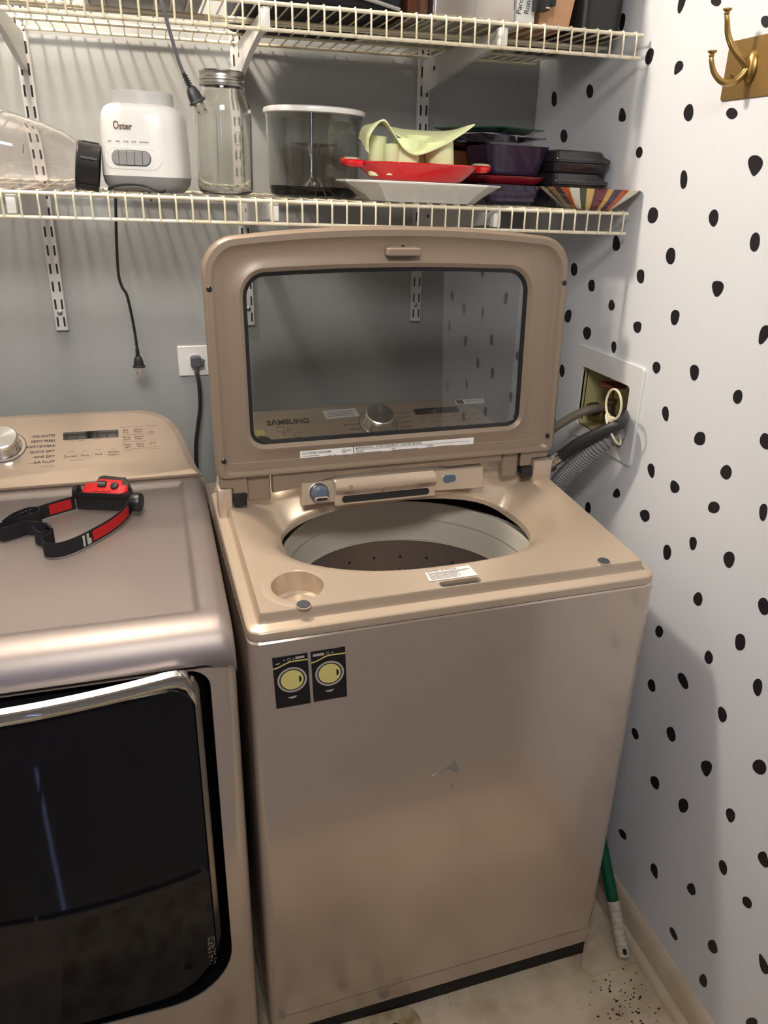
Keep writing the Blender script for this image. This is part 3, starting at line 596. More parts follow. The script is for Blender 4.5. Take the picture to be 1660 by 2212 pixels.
# ---- dispenser drawer, softener knob, release button on the rear bezel
def bez(u, z, d): return Vector((u, .345-(z-.96)*-.25-d, z))
bm = bmesh.new(); A_ = [(.155+.365*k/20, .958+.004*math.sin(k/20*PI)) for k in range(21)]; B_ = [(.520-.365*k/20, 1.000) for k in range(21)]
prism(bm, A_+B_, -.03, 0, bez, .002); finish('rear_bezel', bm, 'deck', WM)
dw = prismed('dispenser_drawer', rrect(.2135, .4135, .9545, 1.004, .004), .0005, .010, 'deck', WM, bez, .003)
# light curved upper strip
bm = bmesh.new(); rows = []
for k in range(9):
    t = k/8; z = .979+.0235*t; d = .0105+.009*math.sin(t*PI*.75+.35)
    rows.append([bez(.2150+.1970*i/16, z-.003*math.sin(i/16*PI)*(1-t), d) for i in range(17)])
loft(bm, rows, close=False); finish('label_strip', bm, 'panel', dw)
prismed('handle_recess', rrect(.226, .400, .961, .9745, .0065), .0098, .0104, 'dark', dw, bez, smooth=False)
annulus_pts = rrect(.224, .402, .959, .9765, .0075), rrect(.2265, .3995, .9612, .9743, .006)
bm = bmesh.new(); loft(bm, [[bez(x, z, .0095) for x, z in annulus_pts[0]], [bez(x, z, .0122) for x, z in annulus_pts[0]], [bez(x, z, .0120) for x, z in annulus_pts[1]], [bez(x, z, .0098) for x, z in annulus_pts[1]]]); finish('handle_lip', bm, 'deck', dw)
def bezm(u, z, d): return frame3(bez(u, z, d), (1, 0, 0), (0, .25, 1))
text('lettering', 'Softener', .0062, bezm(.241, .9835, .0215), 'ink', dw)
text('lettering', 'Detergent', .0062, bezm(.388, .9855, .0215), 'ink', dw)
annulus('softener_icon', 0, 0, .0024, .0031, 'ink', dw, fmat(bezm(.243, .9925, .0205)))
bars('print', [(.300, .396, .9818, .9823), (.312, .396, .9795, .9802)], 'ink_soft', dw, lambda x, z, d: bez(x, z, .0205+d))
annulus('print_dot', 0, 0, .0004, .0018, 'ink', dw, fmat(bezm(.305, .9806, .0208)))
kn = lathed('softener_knob', [(0, .024), (.010, .0235), (.0150, .019), (.0165, .008), (.0170, 0)], 'blue_pl', WM, seg=32, matrix=bezm(.186, .9800, 0))
prismed('knob_slot', rrect(-.0125, .0125, -.0135, -.0045, .0042), .0185, .0250, 'deck', kn, bev=.001)
prismed('slot_opening', rrect(-.0105, .0105, -.0115, -.0065, .0024), .0249, .0253, 'dark', kn, smooth=False)
kr = lathed('knob_ring', [(.0172, .0), (.0178, .004), (.0188, .004), (.0192, 0)], 'chrome', WM, seg=32, matrix=bezm(.186, .9800, 0))
rb = prismed('release_button', rrect(-.0125, .0125, -.0070, .0070, .0055), .0, .0032, 'blue_pl', WM, lambda x, y, d: bezm(.447, .9835, 0) @ Vector((x, y, d)), .001)
bm = bmesh.new(); A, B = rrect(-.0140, .0140, -.0085, .0085, .007), rrect(-.0127, .0127, -.0072, .0072, .0056); bf = fmat(bezm(.447, .9835, 0))
loft(bm, [[bf(x, y, 0) for x, y in A], [bf(x, y, .0022) for x, y in A], [bf(x, y, .0022) for x, y in B], [bf(x, y, 0) for x, y in B]]); finish('button_surround', bm, 'chrome', WM)
# ---- control panel behind the lid (also used, other way round, on the dryer)
def control_panel(parent, A, B, width, ins, material):
    """A, B: (depth, height) of the seam and the top edge; returns (object, f(x, along, d))"""
    A = Vector((0, *A)); B = Vector((0, *B)); L = (B-A).length; mm = frame3(A, (1, 0, 0), B-A); f = fmat(mm)
    def side(t0, o):   # half outline on the right as offsets from the right edge
        return [(.000+o*.6, t0), (.012+o, .03), (.022+o, L*.35), (.036+o, L*.62), (.052+o, L*.80-o*.4), (.075+o, L*.925-o*.7), (.112+o*1.2, L-o)]
    def outline(o):
        R_ = [Vector((width-a, b, 0)) for a, b in side(0, o)]; Rs = spline(R_, 5)
        pts = [(p.x, p.y) for p in Rs]; top = [(width-.112-o*1.2-(width-.224-o*2.4)*k/10, L-o+.004*math.sin(k/10*PI)) for k in range(1, 10)]
        pts += top; pts += [(width-x, y) for x, y in [(p.x, p.y) for p in Rs][::-1]]
        pts += [(0+o*.6+(width-o*1.2)*k/8, 0) for k in range(1, 8)]
        return pts
    o0, o1, o2 = outline(0), outline(ins*.75), outline(ins)
    bm = bmesh.new()
    back = [mm @ Vector((x, y, -.013)) for x, y in o0]
    low = [Vector((p.x, p.y, min(p.z, A.z)-.035)) for p in back]
    loft(bm, [low, back, [f(x, y, -.009) for x, y in o0], [f(x, y, -.0015) for x, y in o1], [f(x, y, 0) for x, y in o2]], cap0=True, cap1=True)
    o = finish('control_panel', bm, material, parent, ang=24)
    return o, f, mm
def dial(parent, f, mm, x, t, r, ring=.012):
    d = lathed('dial', [(0, .0300), (r*.93, .0302), (r, .0285), (r*1.0, .020)], 'brushed', parent, seg=64, matrix=mm @ Matrix.Translation((x, t, 0)))
    lathed('dial_side', [(r, .0215), (r*1.03, .018), (r*1.05, .004), (r*1.12, .001), (r*1.12, 0)], 'chrome', d, seg=64)
    annulus('dial_ring', x, t, r*1.13, r*1.30, 'panel', parent, f, 64, .0012)
    annulus('dial_ring_light', x, t, r*1.32, r*1.37, 'blue_pl', parent, f, 64, .0008)
    return d
cp, f, mm = control_panel(WM, (.455, .953), (.655, 1.060), Wd+.004, .016, 'panel')
def T(s, x, t, size, m='ink', par=None, al='LEFT', sx=1, mmx=None): return text('lettering', s, size, (mmx or mm) @ Matrix.Translation((x, t, .0006)), m, par or cp, al, sx=sx)
dial(cp, f, mm, .376, .158, .031)
prismed('display', rrect(.468, .574, .176, .194, .002), 0, .0008, 'black_gl', cp, f, smooth=False)
text('logo', 'S\u039bMSUNG', .0190, mm @ Matrix.Translation((.137, .181, .0006)), 'ink', cp, 'LEFT', bold=.0006, sx=1.04)
for x, t, r in ((.163, .161, .0085), (.181, .156, .0052), (.169, .147, .0040), (.196, .142, .0080)): annulus('bubble_print', x, t, r-.0007, r, 'ink', cp, f)
T('SuperSpeed', .152, .122, .0078, 'ink_soft'); T('Steam', .205, .123, .0078, 'ink_soft')
bars('print', [(.155, .215, .1125, .1165)], 'ink', cp, f)
# detergent bottle pictured at the panel's left end
prismed('bottle_print', [(.098,.105),(.148,.105),(.146,.118),(.140,.132),(.132,.142),(.118,.146),(.107,.142),(.100,.128)], 0, .0005, 'ink', cp, f, smooth=False)
prismed('bottle_label_print', rrect(.108, .124, .107, .130, .006), .0005, .0009, 'yellow', cp, f, smooth=False)
prismed('bottle_cap_print', rrect(.108, .128, .147, .163, .002), 0, .0006, 'yellow', cp, f, smooth=False)
prismed('bottle_grip_print', rrect(.131, .137, .115, .132, .003), .0005, .0009, 'panel', cp, f, smooth=False)
prismed('panel_sticker', [(.262, .207), (.336, .209), (.341, .185), (.266, .181)], 0, .0004, 'lgrey_pl', cp, f, smooth=False)
bars('print', [(.270, .330, t, t+.0010) for t in (.1885, .193, .1975, .202)], 'ink_soft', cp, lambda x, y, d: f(x, y, d+.0005))
eg = prismed('energy_sticker', rrect(.575, .645, .200, .214, .002), 0, .0004, 'paper', cp, f, smooth=False)
prismed('energy_sticker_block', rrect(.577, .594, .2015, .2125, .001), .0004, .0008, 'black_pl', cp, f, smooth=False)
bars('print', [(.598, .642, t, t+.0011) for t in (.2035, .207, .2105)], 'ink_soft', eg, lambda x, y, d: f(x, y, d+.0005))
for s, t in (('DELICATES', .178), ('BEDDING', .166), ('WATERPROOF', .154), ('NORMAL', .143)): pass
for k, s in enumerate(('HEAVY DUTY', 'BEDDING', 'PERM PRESS', 'STEAM SANITIZE')): T(s, .334, .160-.014*k, .0058, 'ink_soft', al='RIGHT')
for k, s in enumerate(('QUICK WASH', 'DELICATES', 'ACTIVEWEAR', 'RINSE+SPIN', 'SELF CLEAN')): T(s, .424, .184-.014*k, .0052, 'ink_soft')
bars('print', [(x, x+.012, t, t+.0012) for x in (.475, .500, .525, .550, .580, .604) for t in (.166, .150, .134)], 'ink_soft', cp, f)
# ---- lid
tilt = .05
def lf(u, z, d): return Vector((u, .35+(z-1.0)*tilt-d, z))
zc0, zc1 = 1.030, 1.418
def arch(L, amt):
    out = []
    for u, z in L:
        t = max(0, (z-1.2)/(1.42-1.2)); s = (u-.3365)/.3335; out.append((u, z+amt*t*(1-s*s)))
    return out
def RL(o, amt=.022, r=.050): return arch(rrect(.0030+o, .6700-o, 1.022+o*.4, 1.421-o, [.012, .012, r-o*.5, r-o*.5], 10, 12), amt)
def WL(o, amt=.016): return arch(rrect(.0690-o, .5900+o, 1.0795-o, 1.3620+o, [.024+o, .024+o, .036+o, .036+o], 10, 12), amt)
seq = [(RL(.012), -.026), (RL(.002), -.020), (RL(0), -.012), (RL(.001), -.002), (RL(.005), .002), (RL(.014), .002), (RL(.019), -.003), (RL(.026), -.007),
       (WL(.020), -.0072), (WL(.014), -.004), (WL(.009), -.003), (WL(.003), -.0075), (WL(0), -.011)]
bm = bmesh.new(); loft(bm, [[lf(u, z, d) for u, z in L] for L, d in seq]+[[lf(u, z, -.022) for u, z in WL(0)], [lf(u, z, -.026) for u, z in WL(.02)], [lf(u, z, -.026) for u, z in seq[0][0]]])
# lower flange between and beside the hinges
def fl_(pts, d0, d1, b=.003): prism(bm, pts, d0, d1, lf, b)
fl_([(.008, 1.05), (.008, 1.004), (.030, 1.001), (.030, .990), (.054, .988), (.054, 1.034), (.102, 1.036), (.102, .985), (.165, .992), (.222, 1.010), (.240, 1.014), (.415, 1.016), (.445, 1.006), (.560, 1.008), (.560, 1.034), (.603, 1.034), (.603, .992), (.627, .992), (.627, 1.008), (.664, 1.010), (.664, 1.05)], -.024, -.006)
bmesh.ops.recalc_face_normals(bm, faces=bm.faces)
LD = finish('lid', bm, 'lidp', WM, ang=40)
bm = bmesh.new(); loft(bm, [[lf(u, z, -.0085) for u, z in WL(.0025)], [lf(u, z, -.0105) for u, z in WL(-.0045)], [lf(u, z, -.0135) for u, z in WL(-.0045)], [lf(u, z, -.0135) for u, z in WL(.0025)]]); finish('gasket', bm, 'black_pl', LD)
bm = bmesh.new(); vs = [bm.verts.new(lf(u, z, -.0125)) for u, z in WL(0)]; bm.faces.new(vs); finish('glass_pane', bm, 'lidglass', LD, smooth=False)
hd_ = prismed('lid_handle', rrect(.3120, .3720, 1.3960, 1.4090, .003), -.004, .014, 'lidp', LD, lf, .002)
prismed('handle_lip', rrect(.318, .366, 1.4085, 1.4105, .0008), -.002, .010, 'lidp', LD, lf)
box('latch_nub', lf(.339, 1.409, .008), lf(.343, 1.413, .004), 'black_pl', LD)
for u, z in ((.0125, 1.3465), (.6610, 1.3460), (.0170, 1.0560), (.6530, 1.0545)):
    lathed('lid_bumper', [(0, .0045), (.0030, .0042), (.0047, .002), (.0047, 0)], 'black_pl', LD, seg=18, matrix=frame3(lf(u, z, .001), (1, 0, 0), (0, tilt, 1)))
for u0, u1 in ((.0565, .0985), (.5640, .5990)):
    prismed('hinge_cover', rrect(u0, u1, .972, 1.0325, .003), -.030, -.012, 'lidp', WM, lf, .002)
for u0, u1 in ((.030, .054), (.603, .627)): box('hinge_pin', (u0, .350, .968), (u1, .375, .992), 'black_pl', WM, .002)
for u0, u1 in ((.003, .028), (.630, .672)): box('hinge_post', (u0, .352, .945), (u1, .385, 1.002), 'deck', WM, .003)
def lfm(u, z, d): return frame3(lf(u, z, d), (1, 0, 0), (0, tilt, 1))
l1 = prismed('rating_label', rrect(.1545, .2540, 1.0335, 1.0605, .001), -.0072, -.0066, 'paper', LD, lf, smooth=False)
text('lettering', 'CLOTHES WASHER', .0064, lfm(.158, 1.0555, -.0063), 'ink', l1, 'LEFT')
for s, z in (('MODEL NO. WA50R5400', 1.0450), ('SERIAL NO. 57ZE5', 1.0405)): text('lettering', s, .0040, lfm(.158, z, -.0063), 'ink', l1, 'LEFT')
text('lettering', '1~ 120V~ 12A', .0036, lfm(.200, 1.0480, -.0063), 'ink', l1, 'LEFT'); text('lettering', '60Hz', .0036, lfm(.209, 1.0442, -.0063), 'ink', l1, 'LEFT')
text('lettering', '11.05.2020', .0036, lfm(.204, 1.0402, -.0063), 'ink', l1, 'LEFT')
bars('print', [(.158, .235, 1.0358, 1.0366), (.158, .190, 1.0500, 1.0507)], 'ink_soft', l1, lambda x, z, d: lf(x, z, d-.0064))
annulus('certification_mark', 0, 0, .0030, .0036, 'ink', l1, fmat(lfm(.2365, 1.0545, -.0064))); text('lettering', 'UL', .0036, lfm(.2365, 1.0545, -.0062), 'ink', l1); text('lettering', 'LISTED', .0030, lfm(.241, 1.0553, -.0062), 'ink', l1, 'LEFT')
text('lettering', '\u00a9', .0075, lfm(.2405, 1.0440, -.0062), 'ink', l1)
l2 = prismed('warning_label', rrect(.2560, .4965, 1.0345, 1.0615, .0015), -.0072, -.0066, 'paper', LD, lf, smooth=False)
text('lettering', '\u25b3 WARNING / AVERTISSEMENT / ADVERTENCIA'.replace('\u25b3', ' '), .0062, lfm(.2590, 1.0578, -.0063), 'ink', l2, 'LEFT')
prismed('warning_triangle', [(.2585, 1.0560), (.2630, 1.0560), (.26075, 1.0598)], -.0066, -.0062, 'ink', l2, lf, smooth=False)
for s, u in (('NOTICE', .259), ('AVIS', .329), ('AVISO', .402)): text('lettering', s, .0040, lfm(u, 1.0512, -.0063), 'ink', l2, 'LEFT')
bars('print', [(u, u+w*(.9+.1*((k*7) % 3-1)), 1.0478-.00235*k, 1.0478-.00235*k+.0007) for u, w in ((.259, .062), (.329, .066), (.402, .066)) for k in range(5)]+[(.2585, .488, 1.0542, 1.0546), (.3255, .3258, 1.037, 1.053), (.3985, .3988, 1.037, 1.053)], 'ink_soft', l2, lambda x, z, d: lf(x, z, d-.0064))
# glint on the front panel, put in as small bright chrome patches
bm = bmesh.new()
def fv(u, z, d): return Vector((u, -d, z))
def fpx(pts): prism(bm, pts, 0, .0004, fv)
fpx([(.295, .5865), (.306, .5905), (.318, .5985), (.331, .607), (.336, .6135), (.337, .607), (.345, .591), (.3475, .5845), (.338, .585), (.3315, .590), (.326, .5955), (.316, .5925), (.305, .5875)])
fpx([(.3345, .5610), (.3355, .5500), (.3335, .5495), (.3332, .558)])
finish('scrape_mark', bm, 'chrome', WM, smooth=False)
# ---------------------------------------------------------------- two washer pictures stuck to the front
def front_pt(x, z, d): return Vector((x, -d, z))
for (u0, lab, kx) in ((0, 'left black and yellow dryer picture magnet with knob dots on washer', 0), (1, 'right black and yellow dryer picture magnet beside the twin one', 1)):
    w_, h_ = .0525, .0905
    org = Vector((-.8017, -.8763, 0)); Rz = Matrix.Rotation(.0277, 4, 'Z')
    t = thing('laundry_magnet', lab, 'magnet', org+(Rz @ Vector((.0325+.0572*u0, -.0005, .7835+.0005*u0))), (0, 0, .0277), 'laundry picture magnets')
    F = lambda x, z, d: Vector((x+.0035*(1-z/h_), -d, z))
    split = .0205
    prismed('upper_body', [(0, split+.0006), (w_, split+.0006), (w_, h_), (0, h_)], 0, .0006, 'black_pl', t, F, smooth=False)
    prismed('lower_drawer', [(0, 0), (w_, 0), (w_, split-.0004), (0, split-.0004)], 0, .0006, 'black_pl', t, F, smooth=False)
    cx, cz = .027, .0475
    F2 = lambda x, z, d: F(x, z, d+.0006)
    annulus('door_ring', cx, cz, .0192, .0222, 'silver_ink', t, F2, 48, .0003)
    prismed('door_disc', [(cx+.0172*math.cos(a*PI/24), cz+.0172*math.sin(a*PI/24)) for a in range(48)], 0, .0003, 'yellow', t, F2, smooth=False)
    prismed('door_grip', [(cx+.0105, cz+.0062), (cx+.0130, cz+.0045), (cx+.0142, cz), (cx+.0130, cz-.0045), (cx+.0105, cz-.0062)], .0003, .0005, 'black_pl', t, F2, smooth=False)
    bm = bmesh.new(); n = 14
    cur = [(w_*k/n, .0715+.0085*sm((k/n)/.55)-.0012*max(0, k/n-.6)) for k in range(n+1)]
    loft(bm, [[F2(x, z-.0011, .0002) for x, z in cur], [F2(x, z+.0011, .0002) for x, z in cur]], close=False); finish('wave_stripe', bm, 'yellow', t, smooth=False)
    px = .034 if kx == 0 else .003
    prismed('display_print', [(px, .0830), (px+.0135, .0830), (px+.0135, .0870), (px, .0870)] if kx == 0 else [(px, .0815), (px+.017, .0815), (px+.017, .0860), (px, .0860)], 0, .0002, 'silver_ink', t, F2, smooth=False)
    annulus('knob_print', .0245 if kx == 0 else .0255, .0840, .0019, .0026, 'silver_ink', t, F2, 20, .0002)
    for xx, rr_ in (((.0175, .0011), (.0310, .0011)) if kx == 0 else ((.0330, .0014),)): prismed('dot_print', [(xx+rr_*math.cos(a*PI/6), .084+rr_*math.sin(a*PI/6)) for a in range(12)], 0, .0002, 'silver_ink', t, F2, smooth=False)
    prismed('handle_print', [(.0185, .0172), (.0330, .0182), (.0300, .0150), (.0258, .0140), (.0212, .0148)], 0, .0002, 'silver_ink', t, F2, smooth=False)
    if kx == 0: prismed('vent_print', [(.0035, .0792), (.0115, .0812), (.0085, .0780)], 0, .0002, 'silver_ink', t, F2, smooth=False)
# ================================================================ dryer
DX0, DX1 = -1.501, -.821
DR = thing('clothes_dryer', 'champagne front loading dryer with dark glass door and chrome handle', 'dryer', (DX0, -.890, 0))
DW = DX1-DX0; DD = .76
bm = bmesh.new(); ol = rrect(0, DW, 0, DD, [.022, .022, .01, .01])
loft(bm, [[Vector((x, y, z)) for x, y in ol] for z in (.03, .882)], cap0=True, cap1=True); cab = finish('cabinet', bm, 'champ_front', DR)
# door opening cut out of the front
DO = rrect(.044, DW-.038, .205, .8815, [.115, .115, .03, .03], 12, 8)
cm = bmesh.new(); prism(cm, [(x, z) for x, z in DO], -.05, .045, lambda x, z, d: Vector((x, d, z))); bmesh.ops.recalc_face_normals(cm, faces=cm.faces)
me = bpy.data.meshes.new('cut'); cm.to_mesh(me); cm.free(); me.materials.append(M['black_gl']); co = bpy.data.objects.new('cut', me); C.objects.link(co); co.location = (DX0, -.890, 0)
boolean(cab, [co])
box('cabinet_feet', (.03, .05, 0), (DW-.03, DD-.03, .03), 'black_pl', DR)
# top: rolled front edge and shallow tray
bm = bmesh.new(); nu, nv = 70, 90; TD = .607
def topz(u, v):
    d = min(u, DW-u); z = .9405
    fr = min(1, v/.050); z -= .050*(1-math.sqrt(max(0, 1-(1-fr)**2)))**1.0
    if d < .020: z -= .020*(1-math.sqrt(max(0, 1-(1-d/.020)**2)))
    e = min(u-.040, DW-.040-u, v-.062, TD-.012-v) ; z -= .0095*sm(e/.013) if e > 0 else 0
    e2 = min(u-.040, DW-.040-u, v-.062, TD-.012-v)
    if e2 > .05: z += .002*sm((e2-.05)/.1)
    return z
us = sorted(set([0, .001, .0025, .005, .009, .014, .020, .03, .040, .044, .048, .052, .056, .07, .09]+[.12+.446*k/16 for k in range(17)])); us = sorted(set(us+[DW-u for u in us]))
vs_ = [0, .0005, .002, .005, .010, .016, .024, .033, .043, .052, .062, .066, .070, .074, .078, .09, .11]+[.14+.42*k/16 for k in range(17)]+[.575, .580, .585, .590, .595, TD]
rows = [[Vector((u, v-.004 if v < .03 else v, topz(u, v))) for u in us] for v in vs_]
rows.insert(0, [Vector((u, -.003, .884+.016*sm((u-.03)/.03)*sm((DW-.03-u)/.03))) for u in us])
g = [[bm.verts.new(p) for p in r] for r in rows]
for a, b in zip(g, g[1:]):
    for i in range(len(a)-1): bm.faces.new((a[i], a[i+1], b[i+1], b[i]))
def side(i):
    col_ = [r[i] for r in g]; lowv = [bm.verts.new(Vector((v.co.x, v.co.y, .883))) for v in col_]
    for k in range(len(col_)-1):
        try: bm.faces.new((col_[k], col_[k+1], lowv[k+1], lowv[k]))
        except ValueError: pass
side(0); side(-1)
finish('top_cover', bm, 'dryer_top', DR, ang=50)
dp, f, mm = control_panel(DR, (.605, .949), (.789, 1.0445), DW, .018, 'panel')
def T2(s, x, t, size, m='ink_soft', al='LEFT', sx=1.0): return text('lettering', s, size, mm @ Matrix.Translation((x-DX0, t, .0006)), m, dp, al, sx=sx)
dial(dp, f, mm, -1.2058-DX0, .111, .0315)
prismed('display', rrect(-1.0935-DX0, -.9842-DX0, .1203, .1420, .002), 0, .0008, 'black_gl', dp, f, smooth=False)
for k, s in enumerate(('DELICATES', 'PERM PRESS', 'ACTIVEWEAR', 'QUICK DRY', 'TIME DRY', 'AIR FLUFF')):
    t = .1357-.01488*k; T2(s, -1.1085, t, .0085, 'ink', 'RIGHT', 1.05)
    xs = [-1.152, -1.146, -1.140, -1.140, -1.146, -1.154][k]; w_ = [.0365, .0395, .043, .037, .0315, .035][k]
    bars('print', [(xs-DX0-.006, -1.111-DX0-w_, t-.0003, t+.0002)], 'ink_soft', dp, f)
T2('Manual Dry', -1.1085, .0500, .0062, 'silver_ink', 'RIGHT')
for s, x in (('Dryness', -1.079), ('Temp', -1.0515), ('Time', -1.0246)): T2(s, x, .0728, .0072, 'ink_soft', 'CENTER')
T2('Wrinkle', -.9955, .0765, .0062, 'ink_soft', 'CENTER'); T2('Prevent', -.9955, .0695, .0062, 'ink_soft', 'CENTER')
for x in (-1.079, -1.0515, -1.0246, -.9957):
    A, B = rrect(x-DX0-.0125, x-DX0+.0125, .0655, .0805, .002, 4, 3), rrect(x-DX0-.0122, x-DX0+.0122, .0658, .0802, .0018, 4, 3)
    bm = bmesh.new(); loft(bm, [[f(a, b, .0004) for a, b in A], [f(a, b, .0004) for a, b in B]]); finish('key_outline', bm, 'ink_soft', dp, smooth=False)
for (a, b), x, t in ((('Eco', 'Dry'), -.969, .1355), (('Adjust', 'Time +'), -.944, .1355), (('Damp', 'Alert'), -.968, .114), (('Adjust', 'Time -'), -.943, .114), (('Drum', 'Light'), -.967, .0925), (('Smart', 'Care'), -.941, .0925)):
    T2(a, x, t+.0035, .0068, 'ink_soft', 'CENTER'); T2(b, x, t-.0035, .0068, 'ink_soft', 'CENTER')
bars('print', [(x0-DX0, x1-DX0, t, t+.0004) for x0, x1, t in ((-.980, -.931, .1475), (-.978, -.931, .1245), (-.978, -.930, .1035), (-.976, -.929, .0825), (-.927, -.905, .1480), (-.925, -.906, .0790), (-.925, -.906, .0845), (-1.085, -1.070, .1165), (-1.062, -1.050, .1165), (-1.035, -1.020, .1165), (-1.085, -1.073, .0855), (-1.057, -1.046, .0855), (-1.031, -1.018, .0868), (-1.000, -.993, .0868), (-1.079, -1.053, .0600), (-.975, -.957, .0785))], 'ink_soft', dp, f)
px = -.9174-DX0
bm = bmesh.new(); pth = [Vector((px+.0048*math.cos(a), .1267+.0048*math.sin(a), .0006)) for a in [(.62+1.76*k/16)*PI for k in range(17)]]; tube(bm, [mm @ p for p in pth], .0003, 5); tube(bm, [mm @ Vector((px, .1275, .0006)), mm @ Vector((px, .1335, .0006))], .0003, 5); finish('power_icon', bm, 'ink', dp)
bm = bmesh.new(); q = -.9164-DX0; tube(bm, [mm @ Vector((q+a, .0955+b, .0006)) for a, b in ((-.005,-.0038),(-.005,.0038),(.0012,0),(-.005,-.0038))], .0003, 5)
for a in (.0032, .0055): tube(bm, [mm @ Vector((q+a, .0917, .0006)), mm @ Vector((q+a, .0993, .0006))], .0003, 5)
finish('play_icon', bm, 'ink', dp)
# door
def bulge(x, z): s = (x-DW/2)/(DW/2); return .012+.030*(1-s*s)
def df(x, z, d): return Vector((x, -bulge(x, z)*.75-d, z))
dl = rrect(.062, DW-.062, .262, .868, [.095, .095, .035, .035], 12, 10)
bm = bmesh.new()
def ins_(L, k): return [(DW/2+(x-DW/2)*k, .56+(z-.56)*k) for x, z in L]
loft(bm, [[Vector((x, .002, z)) for x, z in ins_(DO, .998)], [Vector((x, .042, z)) for x, z in ins_(DO, .992)], [Vector((x, .030, z)) for x, z in ins_(DO, .985)], [Vector((x, .010, z)) for x, z in ins_(dl, 1.03)]], cap0=False)
DRD = finish('door', bm, 'black_gl', DR)
NX = 30
bm = bmesh.new(); loops = [[Vector((x, .03, z)) for x, z in dl], [df(x, z, -.006) for x, z in dl]]+[[df(*p, 0) for p in ins_(dl, k)] for k in (.992, .9, .8, .7, .6, .5, .4, .3, .2, .1)]+[[df(*p, 0) for p in ins_(dl, .01)]]
loft(bm, loops, cap1=True); finish('door_glass', bm, 'door_gl', DRD, ang=40)
# chrome handle band along the top of the door
bm = bmesh.new(); secs = []
for i in range(49):
    x = .060+(DW-.120)*i/48; e = min(x-.060, DW-.060-x); h = .0265+.0; zt = .905-.016*(1-((x-DW/2)/(DW/2-.06))**2)*1.0
    dr_ = 0 if e > .035 else (1-math.sqrt(max(0, 1-(1-e/.035)**2)))
    zt -= .020*dr_; zb = zt-.024-.022*dr_
    secs.append([df(x, 0, .004)+Vector((0, 0, zt)) , df(x, 0, .013)+Vector((0, 0, zt-.003)), df(x, 0, .015)+Vector((0, 0, (zt+zb)/2)), df(x, 0, .009)+Vector((0, 0, zb)), df(x, 0, .002)+Vector((0, 0, zb+.002)), df(x, 0, -.004)+Vector((0, 0, zt-.008))])
loft(bm, secs, cap0=True, cap1=True); finish('door_handle', bm, 'chrome', DRD, ang=50)
rg = random.Random(5); bm = bmesh.new()
for i in range(110):
    x = DW-.071+rg.uniform(-.006, .006); z = rg.uniform(.310, .375); r = rg.uniform(.0003, .0008)
    prism(bm, [(x+r*math.cos(a), z+r*1.4*math.sin(a)) for a in (0, 1.3, 2.5, 3.9, 5.1)], .0002, .0005, df)
tag(finish('scuff_marks', bm, 'silver_ink', DRD, smooth=False), kind='stuff')
# ================================================================ things on the lower shelf
def sz(x): return zs1(x)+.0049
def at(x, y, dz=0): return (x, y, sz(x)+dz)
# blender base
bl = thing('blender', 'white countertop blender base with five grey buttons', 'blender', at(-.8770, -.330), (0, 0, -.25))
def se(hx, hy, p=3.2, n=64):
    out = []
    for i in range(n):
        t = 2*PI*i/n; c, s = math.cos(t), math.sin(t); r = (abs(c)**p+abs(s)**p)**(-1/p); out.append((hx*r*c, hy*r*s))
    return out
def body(levels, p=3.2): return [[Vector((x, y, z)) for x, y in se(hx, hy, p)] for hx, hy, z in levels]
bm = bmesh.new(); loft(bm, body([(.055, .052, .0), (.061, .058, .004), (.0665, .064, .012), (.0690, .0665, .0235)]), cap0=True, cap1=True); finish('foot_band', bm, 'grey_pl', bl)
bm = bmesh.new(); loft(bm, body([(.0690, .0665, .0238), (.0685, .066, .05), (.0670, .0645, .085), (.0655, .063, .108), (.0635, .061, .118), (.059, .057, .1255), (.052, .050, .130), (.046, .045, .1315)]), cap0=True, cap1=True); finish('body', bm, 'white_pl', bl)
lathed('collar', [(.0488, .1305), (.0485, .149), (.0475, .1500), (.0455, .1495), (.0450, .134), (0, .134)], 'lgrey_pl', bl, seg=56)
def bf_(x, z, d):
    z_ = z; w = .0690-.0035*(z_-.024)/.084; hy = .0665-.0035*(z_-.024)/.084
    k = max(0, 1-abs(x/w)**3.2)**(1/3.2); return Vector((x, -hy*k-d, z))
pn = prismed('button_plate', rrect(-.0545, .0400, .0335, .0675, .0165, 8, 10), -.004, .0012, 'white_pl', bl, bf_, .0008)
for k in range(5):
    x0 = -.0405+.0126*k; rad = [.0105 if k == 0 else .0008, .0105 if k == 4 else .0008, .0105 if k == 4 else .0008, .0105 if k == 0 else .0008]
    prismed('button', rrect(x0, x0+.0121, .0400, .0612, rad, 6, 4), .0008, .0036, 'grey_pl', bl, bf_, .0008)
prismed('button_well', rrect(-.0413, .0228, .0392, .0620, .0112, 6, 8), .0009, .0015, 'dark', bl, bf_)
def btm(x, z, dd=.0012): return frame3(bf_(x, z, dd), (bf_(x+.004, z, 0)-bf_(x-.004, z, 0)), (0, .04, 1))
text('logo', 'O', .0170, btm(-.0300, .0975), 'ink_soft', bl, bold=.0003, sx=.75); text('logo', 'ster', .0135, btm(-.0147, .0965), 'ink_soft', bl, bold=.0004, sx=.95)
for s, x in (('LOW', -.0430), ('HIGH', -.0290), ('PULSE', -.0155), ('STOP', -.0030), ('ICE CRUSH', .0130)): text('lettering', s, .0030, btm(x, .0745), 'ink_soft', bl)
tubed('power_cord', [p for p in spline([(-.050, -.066, .003), (-.035, -.070, .0085), (-.010, -.0735, .0115), (.015, -.0735, .0095), (.035, -.070, .002), (.040, -.060, .0035)], 8)], .0022, 'cord', bl)
tubed('power_cord', spline([(-.048,-.067,.003),(-.052,-.02,.004),(-.05,.10,.003),(-.053,.20,.003),(-.053,.222,-.02)], 8), .0026, 'cord', bl)
